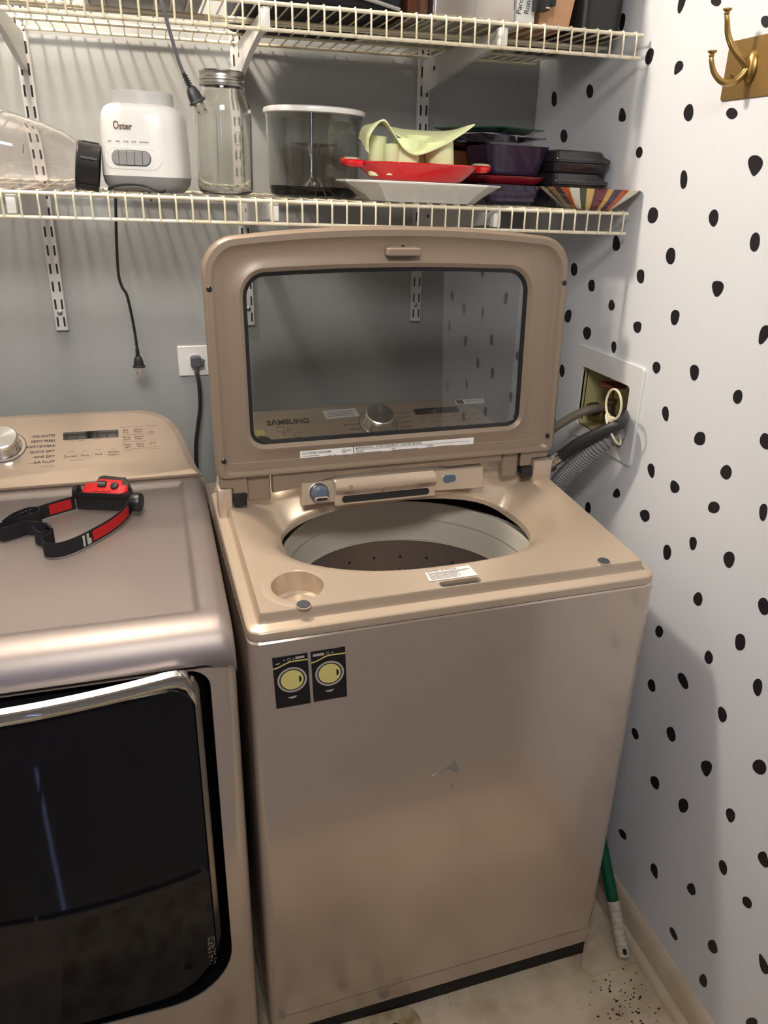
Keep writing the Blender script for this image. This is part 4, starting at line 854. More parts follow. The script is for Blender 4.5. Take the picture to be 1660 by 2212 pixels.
# its dangling plug and lead below the shelf
def plug(parent, mm, s=1.0):
    f = fmat(mm)
    bm = bmesh.new(); tube(bm, [mm @ Vector((0, -.004*0+z, 0)) for z in (0, .004)], .0030, 10); 
    for k in range(5): tube(bm, [mm @ Vector((0, .004+.0036*k, 0)), mm @ Vector((0, .0062+.0036*k, 0))], .0042+.0002*k, 10)
    tube(bm, [mm @ Vector((0, .0, 0)), mm @ Vector((0, .024, 0))], .0026, 8)
    finish('strain_relief', bm, 'cord', parent)
    bm = bmesh.new(); L = [(.0060, .0045, .0205), (.0075, .0055, .023), (.0100, .0065, .031), (.0105, .007, .0395)]
    loft(bm, [[mm @ Vector((x, z, y)) for x, y in se(a, b, 3, 20)] for a, b, z in L], cap0=True, cap1=True)
    loft(bm, [[mm @ Vector((x, z, y)) for x, y in se(a, b, 5, 20)] for a, b, z in ((.0125, .0075, .0395), (.0130, .008, .041), (.0125, .0078, .0435))], cap0=True, cap1=True)
    finish('plug_body', bm, 'cord', parent)
    for x in (-.0055, .0055):
        p = prismed('prong', rrect(x-.0028, x+.0028, .043, .0600, .0018, 4, 2), -.0008, .0008, 'prong', parent, lambda a, b, d: mm @ Vector((a, b, d)), smooth=False)
        prismed('prong_hole', [(x+.0012*math.cos(a*PI/5), .0555+.0012*math.sin(a*PI/5)) for a in range(10)], -.0009, .0009, 'dark', p, lambda a, b, d: mm @ Vector((a, b, d)), smooth=False)
pc = thing('hanging_plug', 'black cord with two prong plug dangling below the lower shelf', 'power cord', (-.9409, -.10, 1.44))
def rl(o, P): return [Vector(p)-Vector(o.location) for p in P]
tubed('cord', spline(rl(pc, [(-.9410,-.10,1.480),(-.9409,-.10,1.4675),(-.9480,-.10,1.3897),(-.9512,-.10,1.3271),(-.9470,-.10,1.300),(-.9388,-.10,1.281),(-.9325,-.10,1.2242),(-.9300,-.10,1.175)]), 10), .0030, 'cord', pc)
plug(pc, frame3(Vector((-.9300,-.10,1.176))-Vector(pc.location), (1, 0, 0), (.0, 0, -1)) )
pc2 = thing('hanging_plug', 'grey cord with two prong plug hanging from the upper shelf above blender', 'power cord', (-.8375, -.455, 1.78))
tubed('cord', spline(rl(pc2, [(-.845,-.39,1.790),(-.8430,-.430,1.777),(-.8375,-.452,1.752),(-.8264,-.455,1.7028),(-.8187,-.455,1.6733),(-.8125,-.455,1.656)]), 8), .0028, 'grey_cord', pc2)
plug(pc2, frame3(Vector((-.8125,-.455,1.656))-Vector(pc2.location), (.88, .1, .42), (.40, 0, -1)))
# blender jar lying on its side
bj = thing('blender_jar', 'clear plastic blender jar lying on its side with black collar', 'blender jar', at(-1.028, -.315))
ax = frame3((.0065, -.03, .0420), (0, 1, 0), (1, -.03, -.14))     # y axis along the jar towards the collar
bm = bmesh.new()
prof = [(.068, -.235), (.066, -.15), (.060, -.08), (.052, -.02), (.045, .012), (.038, .028), (.0345, .034)]
A = [(r, z) for r, z in prof]+[(r-.003, z) for r, z in prof[::-1]]
R3 = ax @ Matrix.Rotation(-PI/2, 4, 'X')
lathe(bm, A, 56)
for v in bm.verts:
    a = math.atan2(v.co.y, v.co.x); v.co.xy *= 1+.012*math.cos(4*a)
sm_ = finish('jar', bm, 'jarg', bj, matrix=R3)
bm = bmesh.new(); lathe(bm, [(.0345, .033), (.0375, .033), (.0385, .036), (.0370, .039), (.0370, .066), (.0360, .0685), (.0340, .0685), (.0325, .064), (.0325, .042), (0, .041)], 56); finish('collar', bm, 'black_pl', bj, matrix=R3)
for a in (.4, 1.6, 2.8, 4.0, 5.2):
    bm = bmesh.new(); abox(bm, (.0365, -.0022, .039), (.0390, .0022, .066), .0008, 1); finish('collar_rib', bm, 'black_pl', bj, matrix=R3 @ Matrix.Rotation(a, 4, 'Z'))
bm = bmesh.new(); 
for zz in (-.16, -.12, -.08, -.04): tube(bm, [Vector((.064*math.cos(a), .064*math.sin(a), zz)) for a in [k*.03+2.9 for k in range(8)]], .0006, 5)
finish('measure_marks', bm, 'ink', bj, matrix=R3)
# mason jar
mj = thing('mason_jar', 'tall clear glass mason jar with dull silver screw lid', 'jar', at(-.7440, -.300))
o_ = [(0, 0), (.040, 0), (.0460, .004), (.0485, .012), (.0485, .125), (.0475, .140), (.0420, .155), (.0365, .162), (.0350, .168), (.0350, .186)]
i_ = [(.0325, .186), (.0325, .168), (.034, .161), (.040, .152), (.0450, .138), (.0460, .125), (.0460, .014), (.043, .007), (0, .006)]
lathed('glass_body', o_+i_, 'clear', mj, seg=56)
bm = bmesh.new(); lathe(bm, [(.0352, .170), (.0385, .1705), (.0388, .173), (.0372, .1745), (.0372, .178), (.0385, .1795), (.0385, .182), (.0375, .1835), (.0375, .1895), (.0385, .1915), (.0370, .1935), (.032, .194), (.0315, .1930), (0, .1932)], 56); finish('screw_lid', bm, 'zinc', mj)
bm = bmesh.new()
for z in (.04, .06, .08, .10, .12): tube(bm, [Vector((.0489*math.cos(a), .0489*math.sin(a), z)) for a in [-1.25+.03*k for k in range(7)]], .0005, 5)
for a0 in (-1.9, -1.05): tube(bm, [Vector((.0488*math.cos(a0), .0488*math.sin(a0), z)) for z in (.02, .07, .122)], .0007, 5)
finish('embossed_scale', bm, 'clear', mj)
bm = bmesh.new(); rg = random.Random(9)
for k in range(5): prism(bm, [(.0488*math.cos(-.98+q), .03+.018*k+zz) for q, zz in ((0, 0), (.05, .001), (.05, .009), (0, .008))], 0, .0004, lambda x, z, d: Vector((x, -math.sqrt(max(0, .0490**2-x*x))-d, z)))
finish('label_residue', bm, 'ink_soft', mj, smooth=False)
# smoky canister with white lid
cn = thing('glass_canister', 'smoky grey glass canister topped with a white lid', 'canister', at(-.570, -.235))
lathed('glass_body', [(0, 0), (.072, 0), (.0775, .003), (.0800, .012), (.0830, .070), (.0860, .133), (.0835, .133), (.0806, .070), (.0775, .018), (.073, .014), (0, .014)], 'smoke', cn, seg=72)
lathed('thick_base', [(0, .001), (.071, .001), (.0770, .004), (.0790, .0125), (0, .0125)], 'smoke', cn, seg=72, sx=.996, sy=.996) if 0 else None
bm = bmesh.new(); lathe(bm, [(0, .0005), (.072, .0005), (.0772, .0035), (.0788, .0115), (.0740, .0130), (0, .0130)], 72)
for v in bm.verts: v.co.z -= .0002
finish('dark_foot', bm, 'black_gl', cn)
lathed('lid', [(0, .1335), (.0870, .1335), (.0895, .1350), (.0900, .1390), (.0890, .1425), (.0840, .1445), (0, .1455)], 'white_pl', cn, seg=72, matrix=Matrix.Translation((.006, 0, .0005)) @ Matrix.Rotation(.012, 4, 'Y'))
lathed('inner_stem', [(.045, .088), (.040, .0875), (.012, .083), (.006, .06), (.007, .035), (.028, .018), (.034, .0155), (0, .0152)], 'smoke', cn, seg=40, matrix=Matrix.Translation((.004, 0, 0)))
for o in list(cn.children): o.matrix_local = Matrix.Diagonal((1.06, 1.06, 1.045, 1)) @ o.matrix_local
# white platter, red gratin, silicone mould
def dish(name, label, cat, loc, levels, mtl, rz=0, rr=.3, tilt=(0, 0), group=None, part='bowl'):
    """levels: (hx, hy, z, corner radius)"""
    t = thing(name, label, cat, loc, (tilt[0], tilt[1], rz), group); bm = bmesh.new()
    loft(bm, [[Vector((x, y, z)) for x, y in rrect(-hx, hx, -hy, hy, cr, 7, 5)] for hx, hy, z, cr in levels], cap0=True, cap1=True); finish(part, bm, mtl, t, ang=45); return t
pw_ = thing('platter', 'white octagonal ceramic platter at the bottom under red dish', 'platter', at(-.408, -.385))
oct_ = lambda hx, hy, c, z: [Vector((x, y, z)) for x, y in [p for q in range(8) for p in [[(-hx+c, -hy), (hx-c, -hy), (hx, -hy+c), (hx, hy-c), (hx-c, hy), (-hx+c, hy), (-hx, hy-c), (-hx, -hy+c)][q]]] ] if 0 else None
def octl(hx, hy, c, z, m=4):
    P = [(-hx+c, -hy), (hx-c, -hy), (hx, -hy+c), (hx, hy-c), (hx-c, hy), (-hx+c, hy), (-hx, hy-c), (-hx, -hy+c)]; out = []
    for i in range(8):
        a, b = P[i], P[(i+1) % 8]; out += [Vector((a[0]+(b[0]-a[0])*k/m, a[1]+(b[1]-a[1])*k/m, z)) for k in range(m)]
    return out
bm = bmesh.new(); loft(bm, [octl(.092, .050, .022, 0), octl(.098, .055, .024, .0012), octl(.108, .062, .026, .010), octl(.122, .071, .034, .0185), octl(.137, .080, .041, .0270), octl(.1440, .0845, .045, .0305), octl(.1445, .085, .045, .0330), octl(.142, .083, .045, .0340), octl(.105, .068, .030, .0225), octl(.085, .056, .024, .0150), octl(.07, .046, .018, .0140)], cap0=True, cap1=True)
finish('plate', bm, 'white_glaze', pw_, ang=25)
rd = thing('gratin_dish', 'glossy red oval gratin dish with end handles above white platter', 'baking dish', at(-.4080, -.372, .0348))
bm = bmesh.new(); lathe(bm, [(0, 0), (.078, 0), (.086, .003), (.100, .014), (.113, .0245), (.1165, .0275), (.1165, .0295), (.1125, .0290), (.098, .016), (.084, .007), (0, .006)], 72, sy=.66); finish('bowl', bm, 'red_glaze', rd)
for sx in (-1, 1):
    bm = bmesh.new(); tube(bm, spline([(sx*.108, -.030, .0245), (sx*.126, -.022, .0255), (sx*.137, 0, .0290), (sx*.126, .022, .0255), (sx*.108, .030, .0245)], 6), .0062, 10); finish('handle', bm, 'red_glaze', rd)
    bm = bmesh.new(); lathe(bm, [(0, .004), (.012, .0035), (.017, .001), (.017, 0)], 20, (sx*.124, 0, .0315), sy=1.3); finish('handle_top', bm, 'cream_glaze', rd)
im = thing('silicone_mould', 'pale green silicone ice mould upside down in the red dish', 'ice mould', at(-.4150, -.378, .0422))
def crv(tab, s):
    P = spline([Vector((x, z, a)) for a, x, z in tab], 12); q = min(P, key=lambda p: abs(p.z-s)); return q.x, q.y
def crv_(tab, s):
    for (a, x, z), (b, x2, z2) in zip(tab, tab[1:]):
        if s <= b: t = sm((s-a)/(b-a))*.5+.5*(s-a)/(b-a); return x+(x2-x)*t, z+(z2-z)*t
    return tab[-1][1:]
FR = [(0, -.1010, .036), (.10, -.1000, .062), (.22, -.0780, .0860), (.36, -.058, .0660), (.48, -.038, .0440), (.58, -.012, .0370), (.72, .030, .0530), (.86, .062, .0710), (1, .0865, .0880)]
BK = [(0, -.092, .062), (.10, -.084, .080), (.25, -.060, .0850), (.5, -.01, .0800), (.75, .030, .0795), (1, .075, .0800)]
bm = bmesh.new(); NU, NV = 48, 18; g = []
for side_ in (0, 1):
    gg = []
    for i in range(NU+1):
        a, b = crv(FR, i/NU), crv(BK, i/NU); row = []
        for j in range(NV+1):
            t = j/NV; tt = sm(t)*.6+.4*t
            row.append(bm.verts.new(Vector((a[0]+(b[0]-a[0])*tt, -.060+.110*t, a[1]+(b[1]-a[1])*tt-(.0026 if side_ else 0)))))
        gg.append(row)
    g.append(gg)
for gg in g:
    for i in range(NU):
        for j in range(NV): bm.faces.new((gg[i][j], gg[i+1][j], gg[i+1][j+1], gg[i][j+1]))
for i in range(NU):
    for j in (0, NV): bm.faces.new((g[0][i][j], g[0][i+1][j], g[1][i+1][j], g[1][i][j]))
for j in range(NV):
    for i in (0, NU): bm.faces.new((g[0][i][j], g[0][i][j+1], g[1][i][j+1], g[1][i][j]))
sh_ = finish('flange_sheet', bm, 'ice', im, ang=60)
cmx = bmesh.new(); lathe(cmx, [(0, -.03), (.0200, -.03), (.0215, .05), (0, .05)], 40); bmesh.ops.recalc_face_normals(cmx, faces=cmx.faces)
mec = bpy.data.meshes.new('cut'); cmx.to_mesh(mec); cmx.free(); mec.materials.append(M['ice_in']); cob = bpy.data.objects.new('cut', mec); C.objects.link(cob)
HM = Matrix.Translation((-.024, -.022, .060)) @ Matrix.Rotation(-.28, 4, 'X'); cob.matrix_world = Matrix.Translation(im.location) @ HM
boolean(sh_, [cob])
def cup(x, y, z0, z1, r0, r1, rx=0, ry=0, m='ice'):
    bm = bmesh.new(); lathe(bm, [(0, z0), (r0*.86, z0), (r0, z0+.004), (r1, z1), (r1-.002, z1), (r0-.002, z0+.006), (0, z0+.005)], 36)
    return finish('cup', bm, m, im, matrix=Matrix.Translation((x, y, 0)) @ Matrix.Rotation(ry, 4, 'Y') @ Matrix.Rotation(rx, 4, 'X'))
cup(-.024, -.022, -.001, .060, .0235, .0240, 0, 0)
cup(-.030, -.018, .0, .052, .0245, .0245, 0, 0)
cup(.046, -.020, .002, .060, .0235, .0265, 0, -.17)
cup(-.074, -.010, -.001, .062, .014, .017, 0, .03)
cup(-.052, -.030, .001, .050, .013, .015)
cup(.012, .020, .0, .068, .024, .026)
# ---- square dish stack behind
g_ = 'stacked dishes behind the red dish'
dish('square_bowl', 'lowest dark purple square bowl under the red square plate', 'bowl', at(-.200, -.280), [(.044, .044, 0, .008), (.048, .048, .002, .010), (.058, .058, .022, .012), (.0645, .0645, .0345, .012), (.065, .065, .0365, .012), (.062, .062, .0365, .012), (.056, .056, .008, .01)], 'purple_glaze', group=g_)
dish('square_plate', 'dark red square plate sandwiched between purple bowls', 'plate', at(-.200, -.280, .0375), [(.052, .052, 0, .008), (.055, .055, .0015, .008), (.065, .065, .0125, .010), (.066, .066, .0145, .010), (.063, .063, .0145, .010), (.052, .052, .005, .008)], 'dkred_glaze', group=g_)
dish('square_bowl', 'deep purple square bowl on top of the red square plate', 'bowl', at(-.194, -.280, .0530), [(.046, .046, 0, .008), (.050, .050, .002, .008), (.0615, .0615, .050, .006), (.0630, .0630, .0525, .006), (.0605, .0605, .0530, .006), (.048, .048, .008, .006)], 'purple_glaze', .04, group=g_)
dish('square_bowl', 'tall brown glazed square bowl behind the deep purple bowl', 'bowl', at(-.262, -.158, .0), [(.040, .040, 0, .006), (.044, .044, .002, .006), (.050, .052, .094, .006), (.051, .053, .0965, .006), (.048, .050, .0965, .006), (.042, .042, .006, .006)], 'brown_glaze', group=g_)
t = thing('round_bowl', 'shallow dark bowl resting over the brown square bowl', 'bowl', at(-.252, -.170, .0975), group=g_); lathed('bowl', [(0, 0), (.035, 0), (.056, .0085), (.070, .0145), (.0705, .016), (.067, .0155), (.034, .004), (0, .004)], 'black_glaze', t, seg=56)
t = thing('patterned_plate', 'navy plate with white and orange pattern below green plate', 'plate', at(-.205, -.215, .1150), (0, .010, .3), group=g_); bm = bmesh.new(); loft(bm, [[Vector((x, y, z)) for x, y in rrect(-h, h, -h, h, r, 6, 5)] for h, z, r in ((.048, 0, .01), (.056, .002, .012), (.086, .0085, .016), (.0865, .0105, .016), (.083, .0105, .016), (.05, .0045, .01))], cap0=True, cap1=True); finish('plate', bm, 'navy_glaze', t)
t = thing('green_plate', 'dark green square plate topping the whole dish stack', 'plate', at(-.205, -.215, .1265), (0, -.02, .55), group=g_); bm = bmesh.new(); loft(bm, [[Vector((x, y, z)) for x, y in rrect(-h, h, -h, h, r, 6, 5)] for h, z, r in ((.045, 0, .006), (.052, .002, .006), (.082, .0105, .008), (.083, .0125, .008), (.079, .0125, .008), (.046, .0045, .006))], cap0=True, cap1=True); finish('plate', bm, 'green_glaze', t)
# striped bowl and black boxes
t = thing('striped_bowl', 'square bowl with yellow white purple and rust stripes', 'bowl', at(-.0855, -.428), (0, 0, .0)); bm = bmesh.new()
loft(bm, [[Vector((x, y, z)) for x, y in rrect(-h, h, -k, k, r, 7, 5)] for h, k, z, r in ((.036, .026, 0, .012), (.042, .030, .002, .012), (.0620, .042, .019, .012), (.0820, .050, .0345, .010), (.0828, .0505, .0360, .010), (.080, .048, .0360, .010), (.060, .040, .020, .010), (.038, .026, .006, .01))], cap0=True, cap1=True); finish('bowl', bm, 'stripes', t, ang=30)
for nm, lab, x, y, dz, hx, hy, h in (('storage_box', 'lower glossy black plastic box behind the striped bowl', -.070, -.295, .0005, .061, .075, .050), ('storage_box', 'upper black plastic lidded box beside the spotted wall', -.070, -.295, .0635, .062, .075, .026)):
    t = thing(nm, lab, 'box', at(x, y, dz), (0, 0, .0), group='black plastic boxes')
    bm = bmesh.new(); loft(bm, [[Vector((a, b, z)) for a, b in rrect(-hx*k, hx*k, -hy*k, hy*k, .010, 6, 4)] for k, z in ((.90, 0), (.93, .003), (.96, h-.010), (1, h-.008), (1, h-.0055))], cap0=True, cap1=True); finish('tray', bm, 'black_glaze', t)
    bm = bmesh.new(); loft(bm, [[Vector((a, b, z)) for a, b in rrect(-hx*k, hx*k2, -hy*k, hy*k, .010, 6, 4)] for k, k2, z in ((1.0, 1.0, h-.005), (1.0, 1.0, h-.002), (.96, .80, h+.003), (.93, .72, h+.010), (.88, .66, h+.0125))], cap0=True, cap1=True); finish('lid', bm, 'black_glaze', t)
# ================================================================ things on the upper shelf
def sz2(x): return zs2(x)+.0052
def at2(x, y, dz=0): return (x, y, sz2(x)+dz)
t = thing('oven_rack', 'stack of grey wire cooling racks at left of upper shelf', 'rack', at2(-1.15, -.30), group=None)
for q in range(3):
    bm = bmesh.new()
    for k in range(9): tube(bm, [Vector((-.17+.008*q, -.11+.024*k, .004+.010*q)), Vector((.17+.008*q, -.11+.024*k, .004+.010*q))], .0016, 6)
    for k in range(4): tube(bm, [Vector((-.17+.113*k+.008*q, -.11, .001+.010*q)), Vector((-.17+.113*k+.008*q, .082, .001+.010*q))], .002, 6)
    finish('wire_grid', bm, 'zinc', t)
t = thing('baking_tray', 'dull grey metal baking tray lying on the upper shelf above blender', 'tray', at2(-.860, -.315))
bm = bmesh.new(); loft(bm, [[Vector((a, b, z)) for a, b in rrect(-.095*k, .095*k, -.095*k, .095*k, .012, 5, 4)] for k, z in ((.9, 0), (.94, .002), (1, .016), (1.02, .0165), (1.0, .0175), (.93, .003), (.88, .002))], cap0=True, cap1=True); finish('pan', bm, 'grey_pl', t)
t = thing('cord_appliance', 'black kitchen appliance with hanging grey cord on upper shelf', 'appliance', at2(-.855, -.315, .0185))
bm = bmesh.new(); loft(bm, body([(.075, .065, 0), (.08, .07, .006), (.08, .07, .06), (.07, .06, .075)]), cap0=True, cap1=True); finish('housing', bm, 'black_pl', t); box('label_plate', (-.03, -.0722, .02), (.03, -.069, .04), 'grey_pl', t, .001)
t = thing('tool_bag', 'black nylon bag with pale piping on the upper shelf', 'bag', at2(-.575, -.235))
bm = bmesh.new(); lv = [(.115, .165, 0, .04), (.13, .178, .006, .05), (.134, .182, .035, .055), (.12, .17, .085, .05), (.10, .15, .12, .05)]
loft(bm, [[Vector((x, y, z+(.004*math.sin(x*50+y*31) if z > .01 else 0))) for x, y in rrect(-a, a, -b, b, r, 7, 6)] for a, b, z, r in lv], cap0=True, cap1=True); finish('bag_body', bm, 'blk_web', t, ang=60)
tubed('piping', spline([(-.12, -.176, .030), (-.06, -.186, .020), (.0, -.187, .022), (.06, -.186, .013), (.115, -.178, .004)], 8), .0028, 'grey_pl', t)
t = thing('brown_box', 'dark brown box between black bag and stainless box', 'box', at2(-.425, -.235)); box('carton', (-.018, -.165, 0), (.018, .165, .14), 'brown_glaze', t, .002); box('flap_seam', (-.001, -.1656, .0), (.001, -.164, .14), 'dark', t)
t = thing('steel_box', 'stainless steel box with folded vertical edge on upper shelf', 'box', at2(-.3270, -.245)); box('front_panel', (-.072, -.168, 0), (.070, .165, .16), 'steel_box', t, .003); box('folded_edge', (-.077, -.172, -.0), (-.072, -.160, .16), 'chrome', t, .0015); box('panel_seam', (-.002, -.1685, .0), (-.0005, -.167, .16), 'grey_pl', t)
t = thing('paper_packet', 'white printed paper packet leaning beside the stainless box', 'packet', at2(-.2350, -.250))
pk = box('packet_body', (-.018, -.160, 0), (.018, .150, .15), 'paper', t, .004)
for k, s in enumerate(('Parchment rounds', 'Ronds \u00e0 p\u00e2tisserie')): text('lettering', s, .0125, frame3((-.008+.014*k, -.1606, .060), (.12, 0, 1), (-1, 0, .12)), 'ink', pk)
t = thing('cardboard_box', 'tan cardboard box at the right end of upper shelf', 'box', at2(-.1780, -.245), (0, 0, .04)); bm = bmesh.new()
prism(bm, [(-.036, 0), (.022, 0), (.050, .16), (-.030, .16)], -.16, .14, lambda x, z, d: Vector((x, d, z)), 0); finish('carton', bm, 'cardboard', t, smooth=False); box('tape_strip', (-.01, -.1606, 0), (.006, -.159, .16), 'cardboard', t)
t = thing('black_charger', 'black plastic adaptor hung in front of the paper packet', 'adaptor', at2(-.2150, -.425, .0170))
box('adaptor_body', (-.014, -.014, 0), (.010, .008, .05), 'black_pl', t, .002); box('side_block', (.008, -.012, .008), (.022, .008, .05), 'black_pl', t, .002); box('contact', (.002, -.0146, .003), (.009, -.0138, .005), 'prong', t)
t = thing('dark_basket', 'black container behind cardboard box at the wall end', 'container', at2(-.0660, -.225)); bm = bmesh.new(); loft(bm, body([(.046, .14, 0), (.050, .145, .004), (.054, .15, .13)], 6), cap0=True, cap1=True); finish('tub', bm, 'black_pl', t); bm = bmesh.new(); loft(bm, body([(.054, .150, .12), (.0565, .153, .122), (.0565, .153, .132), (.054, .15, .132)], 6)); finish('rim', bm, 'black_pl', t)
# ================================================================ outlet and dryer plug on the back wall
ot = thing('wall_outlet', 'white double outlet plate left of the washer lid', 'outlet', (-.7880, 0, 1.1210))
prismed('cover_plate', rrect(-.0572, .0572, -.0345, .0345, .003), 0, .0055, 'white_pl', ot, lambda x, z, d: Vector((x, -d, z)), .0016)
for x in (-.0195, .0195):
    r_ = prismed('receptacle', [(x+.0165*math.cos(a*PI/16)*(1 if abs(math.cos(a*PI/16)) < .8 else .92), .0172*math.sin(a*PI/16)) for a in range(32)], .0050, .0066, 'white_pl', ot, lambda x, z, d: Vector((x, -d, z)), .0004)
    for a, b, w, h in ((-.006, .0055, .0011, .004), (.006, .0055, .0011, .0034)): prismed('slot', rrect(x+b-h-.002, x+b+.002, a-w, a+w, .0006, 3, 2), .0065, .0068, 'slot', r_, lambda x, z, d: Vector((x, -d, z)), smooth=False)
lathed('cover_screw', [(0, .0018), (.0024, .0014), (.003, 0)], 'zinc', ot, seg=14, matrix=frame3((0, -.0055, 0), (1, 0, 0), (0, 0, 1)))
pg = thing('power_plug', 'black angled plug and cord in the wall outlet beside lid', 'plug', (-.8075, -.008, 1.121))
bm = bmesh.new(); prism(bm, rrect(-.011, .013, -.010, .013, .004, 5, 2), 0, .020, lambda x, z, d: Vector((x, -d, z)), .002); abox(bm, (.008, -.018, -.010), (.019, -.004, .006), .002); finish('plug_body', bm, 'grey_cord', pg)
bm = bmesh.new()
for k in range(4): tube(bm, [Vector((.001, -.013, -.009-.0045*k)), Vector((.001, -.013, -.0122-.0045*k))], .0068-.0006*k, 12)
tube(bm, [Vector((.001, -.013, -.005)), Vector((.001, -.013, -.028))], .0042, 10); finish('strain_relief', bm, 'grey_cord', pg)
tubed('cord', spline(rl(pg, [(-.8065,-.021,1.095),(-.8040,-.030,1.0749),(-.8055,-.035,1.0205),(-.8160,-.04,.9650),(-.8240,-.045,.90),(-.8260,-.045,.70)]), 8), .0046, 'cord', pg)
# ================================================================ headlamp on the dryer
hl = thing('headlamp', 'red and black headlamp with looped elastic strap on the dryer', 'headlamp', (-1.04, -.48, .9352))
def strap(name, pts, h, m, th=.0016, lean=0, parent=hl, z0=0, n=8, t0=0, t1=1, off=0, zz=None):
    P = spline([(x, y, 0) for x, y in pts], n); N = len(P)-1; a, b = int(t0*N), int(t1*N); fr = frames(P); bm = bmesh.new(); L = []
    for k in range(a, b+1):
        p, nn, bb = fr[k]; nn = Vector((nn.x, nn.y, 0)).normalized(); zb = (zz(k/N) if zz else z0)
        o = p+nn*off
        L.append([o-nn*th/2+Vector((0,0,zb)), o+nn*th/2+Vector((0,0,zb)), o+nn*(th/2+lean)+Vector((0,0,zb+h)), o+nn*(-th/2+lean)+Vector((0,0,zb+h))])
    loft(bm, L, cap0=True, cap1=True); return finish(name, bm, m, parent, ang=60)
# local xy, metres, origin (-1.04,-.48)
F_ = [(.078, .052), (.066, .010), (.046, -.030), (.020, -.066), (-.004, -.094), (-.030, -.112), (-.052, -.108), (-.060, -.088)]
B_ = [(-.022, .088), (-.050, .072), (-.080, .050), (-.108, .022), (-.124, .004), (-.130, -.006)]
fs = strap('front_strap', F_, .026, 'blk_web')
for side_off in (.0013, -.0013): strap('red_stripe', F_, .0185, 'red_web', .0006, z0=.0040, t0=.08, t1=.46, off=side_off, parent=fs)
for k in range(2):
    strap('reflective_chevron', F_, .010, 'reflect', .0004, z0=.003+.0, t0=.480+.040*k, t1=.500+.040*k, off=.0012, parent=fs); strap('reflective_chevron', F_, .010, 'reflect', .0004, z0=.0130, t0=.492+.040*k, t1=.512+.040*k, off=.0012, parent=fs)
    strap('reflective_chevron', F_, .010, 'reflect', .0004, z0=.003+.0, t0=.480+.040*k, t1=.500+.040*k, off=-.0012, parent=fs); strap('reflective_chevron', F_, .010, 'reflect', .0004, z0=.0130, t0=.492+.040*k, t1=.512+.040*k, off=-.0012, parent=fs)
bs = strap('back_strap', B_, .026, 'blk_web', z0=.001)
for so in (.0013, -.0013): strap('red_stripe', B_, .0190, 'red_web', .0006, z0=.0045, t0=.05, t1=.30, off=so, parent=bs)
strap('folded_tail', [(-.130, -.008), (-.118, .020), (-.096, .042), (-.078, .040), (-.076, .022), (-.092, .006), (-.112, -.006)], .026, 'blk_web', z0=.004)
strap('folded_loop', [(-.128, -.002), (-.137, -.016), (-.130, -.030), (-.112, -.022), (-.096, -.010)], .026, 'blk_web')
strap('buckle_strap', [(-.096, -.010), (-.072, -.020), (-.054, -.036), (-.048, -.055), (-.062, -.066), (-.075, -.050), (-.078, -.036)], .027, 'blk_web')
strap('buckle_strap', [(-.060, -.088), (-.050, -.074), (-.046, -.060)], .027, 'blk_web')
bm = bmesh.new(); P = [(-.058, -.036, .004), (-.046, -.064, .004), (-.046, -.064, .030), (-.058, -.036, .030)]
for a, b in zip(P, P[1:]+P[:1]): tube(bm, [Vector(a), Vector(b)], .0024, 8)
finish('slide_buckle', bm, 'black_pl', hl)
dots = bmesh.new(); rg = random.Random(2)
for i in range(18):
    x, y = rg.uniform(-.118, -.090), 0
    prism(dots, [(a, b) for a, b in ((-.0007, -.0005), (.0007, -.0005), (.0007, .0005), (-.0007, .0005))], 0, .0004, lambda a, b, d, x=x, q=rg.uniform(.008, .024): Vector((x+a, .020+(x+.118)*.8-.0035-d, q+b+.004)))
tag(finish('grip_dots', dots, 'reflect', hl, smooth=False), kind='stuff')
# lamp body: long axis from back left to front right
mmh = frame3((.031, .070, .0), (.078, -.026, 0), (.026, .078, 0))     # x along body, y away from the loop, z up
lb_ = lambda x, y, z: mmh @ Vector((x, y, z))
bm = bmesh.new(); prism(bm, rrect(-.052, .046, .002, .034, .004, 4, 3), -.004, .004, lambda x, z, d: lb_(x, d, z), .001); finish('back_pad', bm, 'black_pl', hl)
bm = bmesh.new(); prism(bm, rrect(-.056, .050, .029, .037, .003, 4, 3), -.014, .006, lambda x, z, d: lb_(x, d+.006, z), .002); finish('pivot_bracket', bm, 'black_pl', hl)
rot = mmh @ Matrix.Translation((0, .012, .036)) @ Matrix.Rotation(.62, 4, 'X')
bm = bmesh.new(); ol_ = [(-.040, -.012), (-.026, -.016), (.020, -.017), (.034, -.014), (.044, -.004), (.043, .006), (.033, .010), (.030, .019), (-.014, .021), (-.018, .012), (-.036, .010), (-.040, .0)]
prism(bm, ol_, -.014, .010, lambda x, y, d: rot @ Vector((x, y, d)), .003); red = finish('lamp_housing', bm, 'red_rub', hl, ang=50)
bm = bmesh.new(); prism(bm, [(-.020, .012), (-.016, .026), (-.008, .029), (.034, .026), (.044, .012), (.046, .0), (.040, .0), (.034, .012)], -.016, .008, lambda x, y, d: rot @ Vector((x, y, d)), .002); finish('lamp_bezel', bm, 'black_pl', hl)
bt = prismed('square_button', rrect(-.013, .003, .000, .013, .002, 4, 2), .009, .0135, 'black_pl', hl, lambda x, y, d: rot @ Vector((x, y, d)), .001)
prismed('button_bar', rrect(-.012, .002, .0055, .0075, .0008, 3, 2), .0134, .0145, 'grey_pl', bt, lambda x, y, d: rot @ Vector((x, y, d)))
lathed('round_button', [(0, .0040), (.0062, .0036), (.0068, .0), (0, 0)], 'black_pl', hl, seg=28, matrix=rot @ Matrix.Translation((.019, .0035, .0100)))
lathed('button_ring', [(.0068, 0), (.0072, .0018), (.0080, .0018), (.0084, 0)], 'dkred_glaze', hl, seg=28, matrix=rot @ Matrix.Translation((.019, .0035, .0100)))
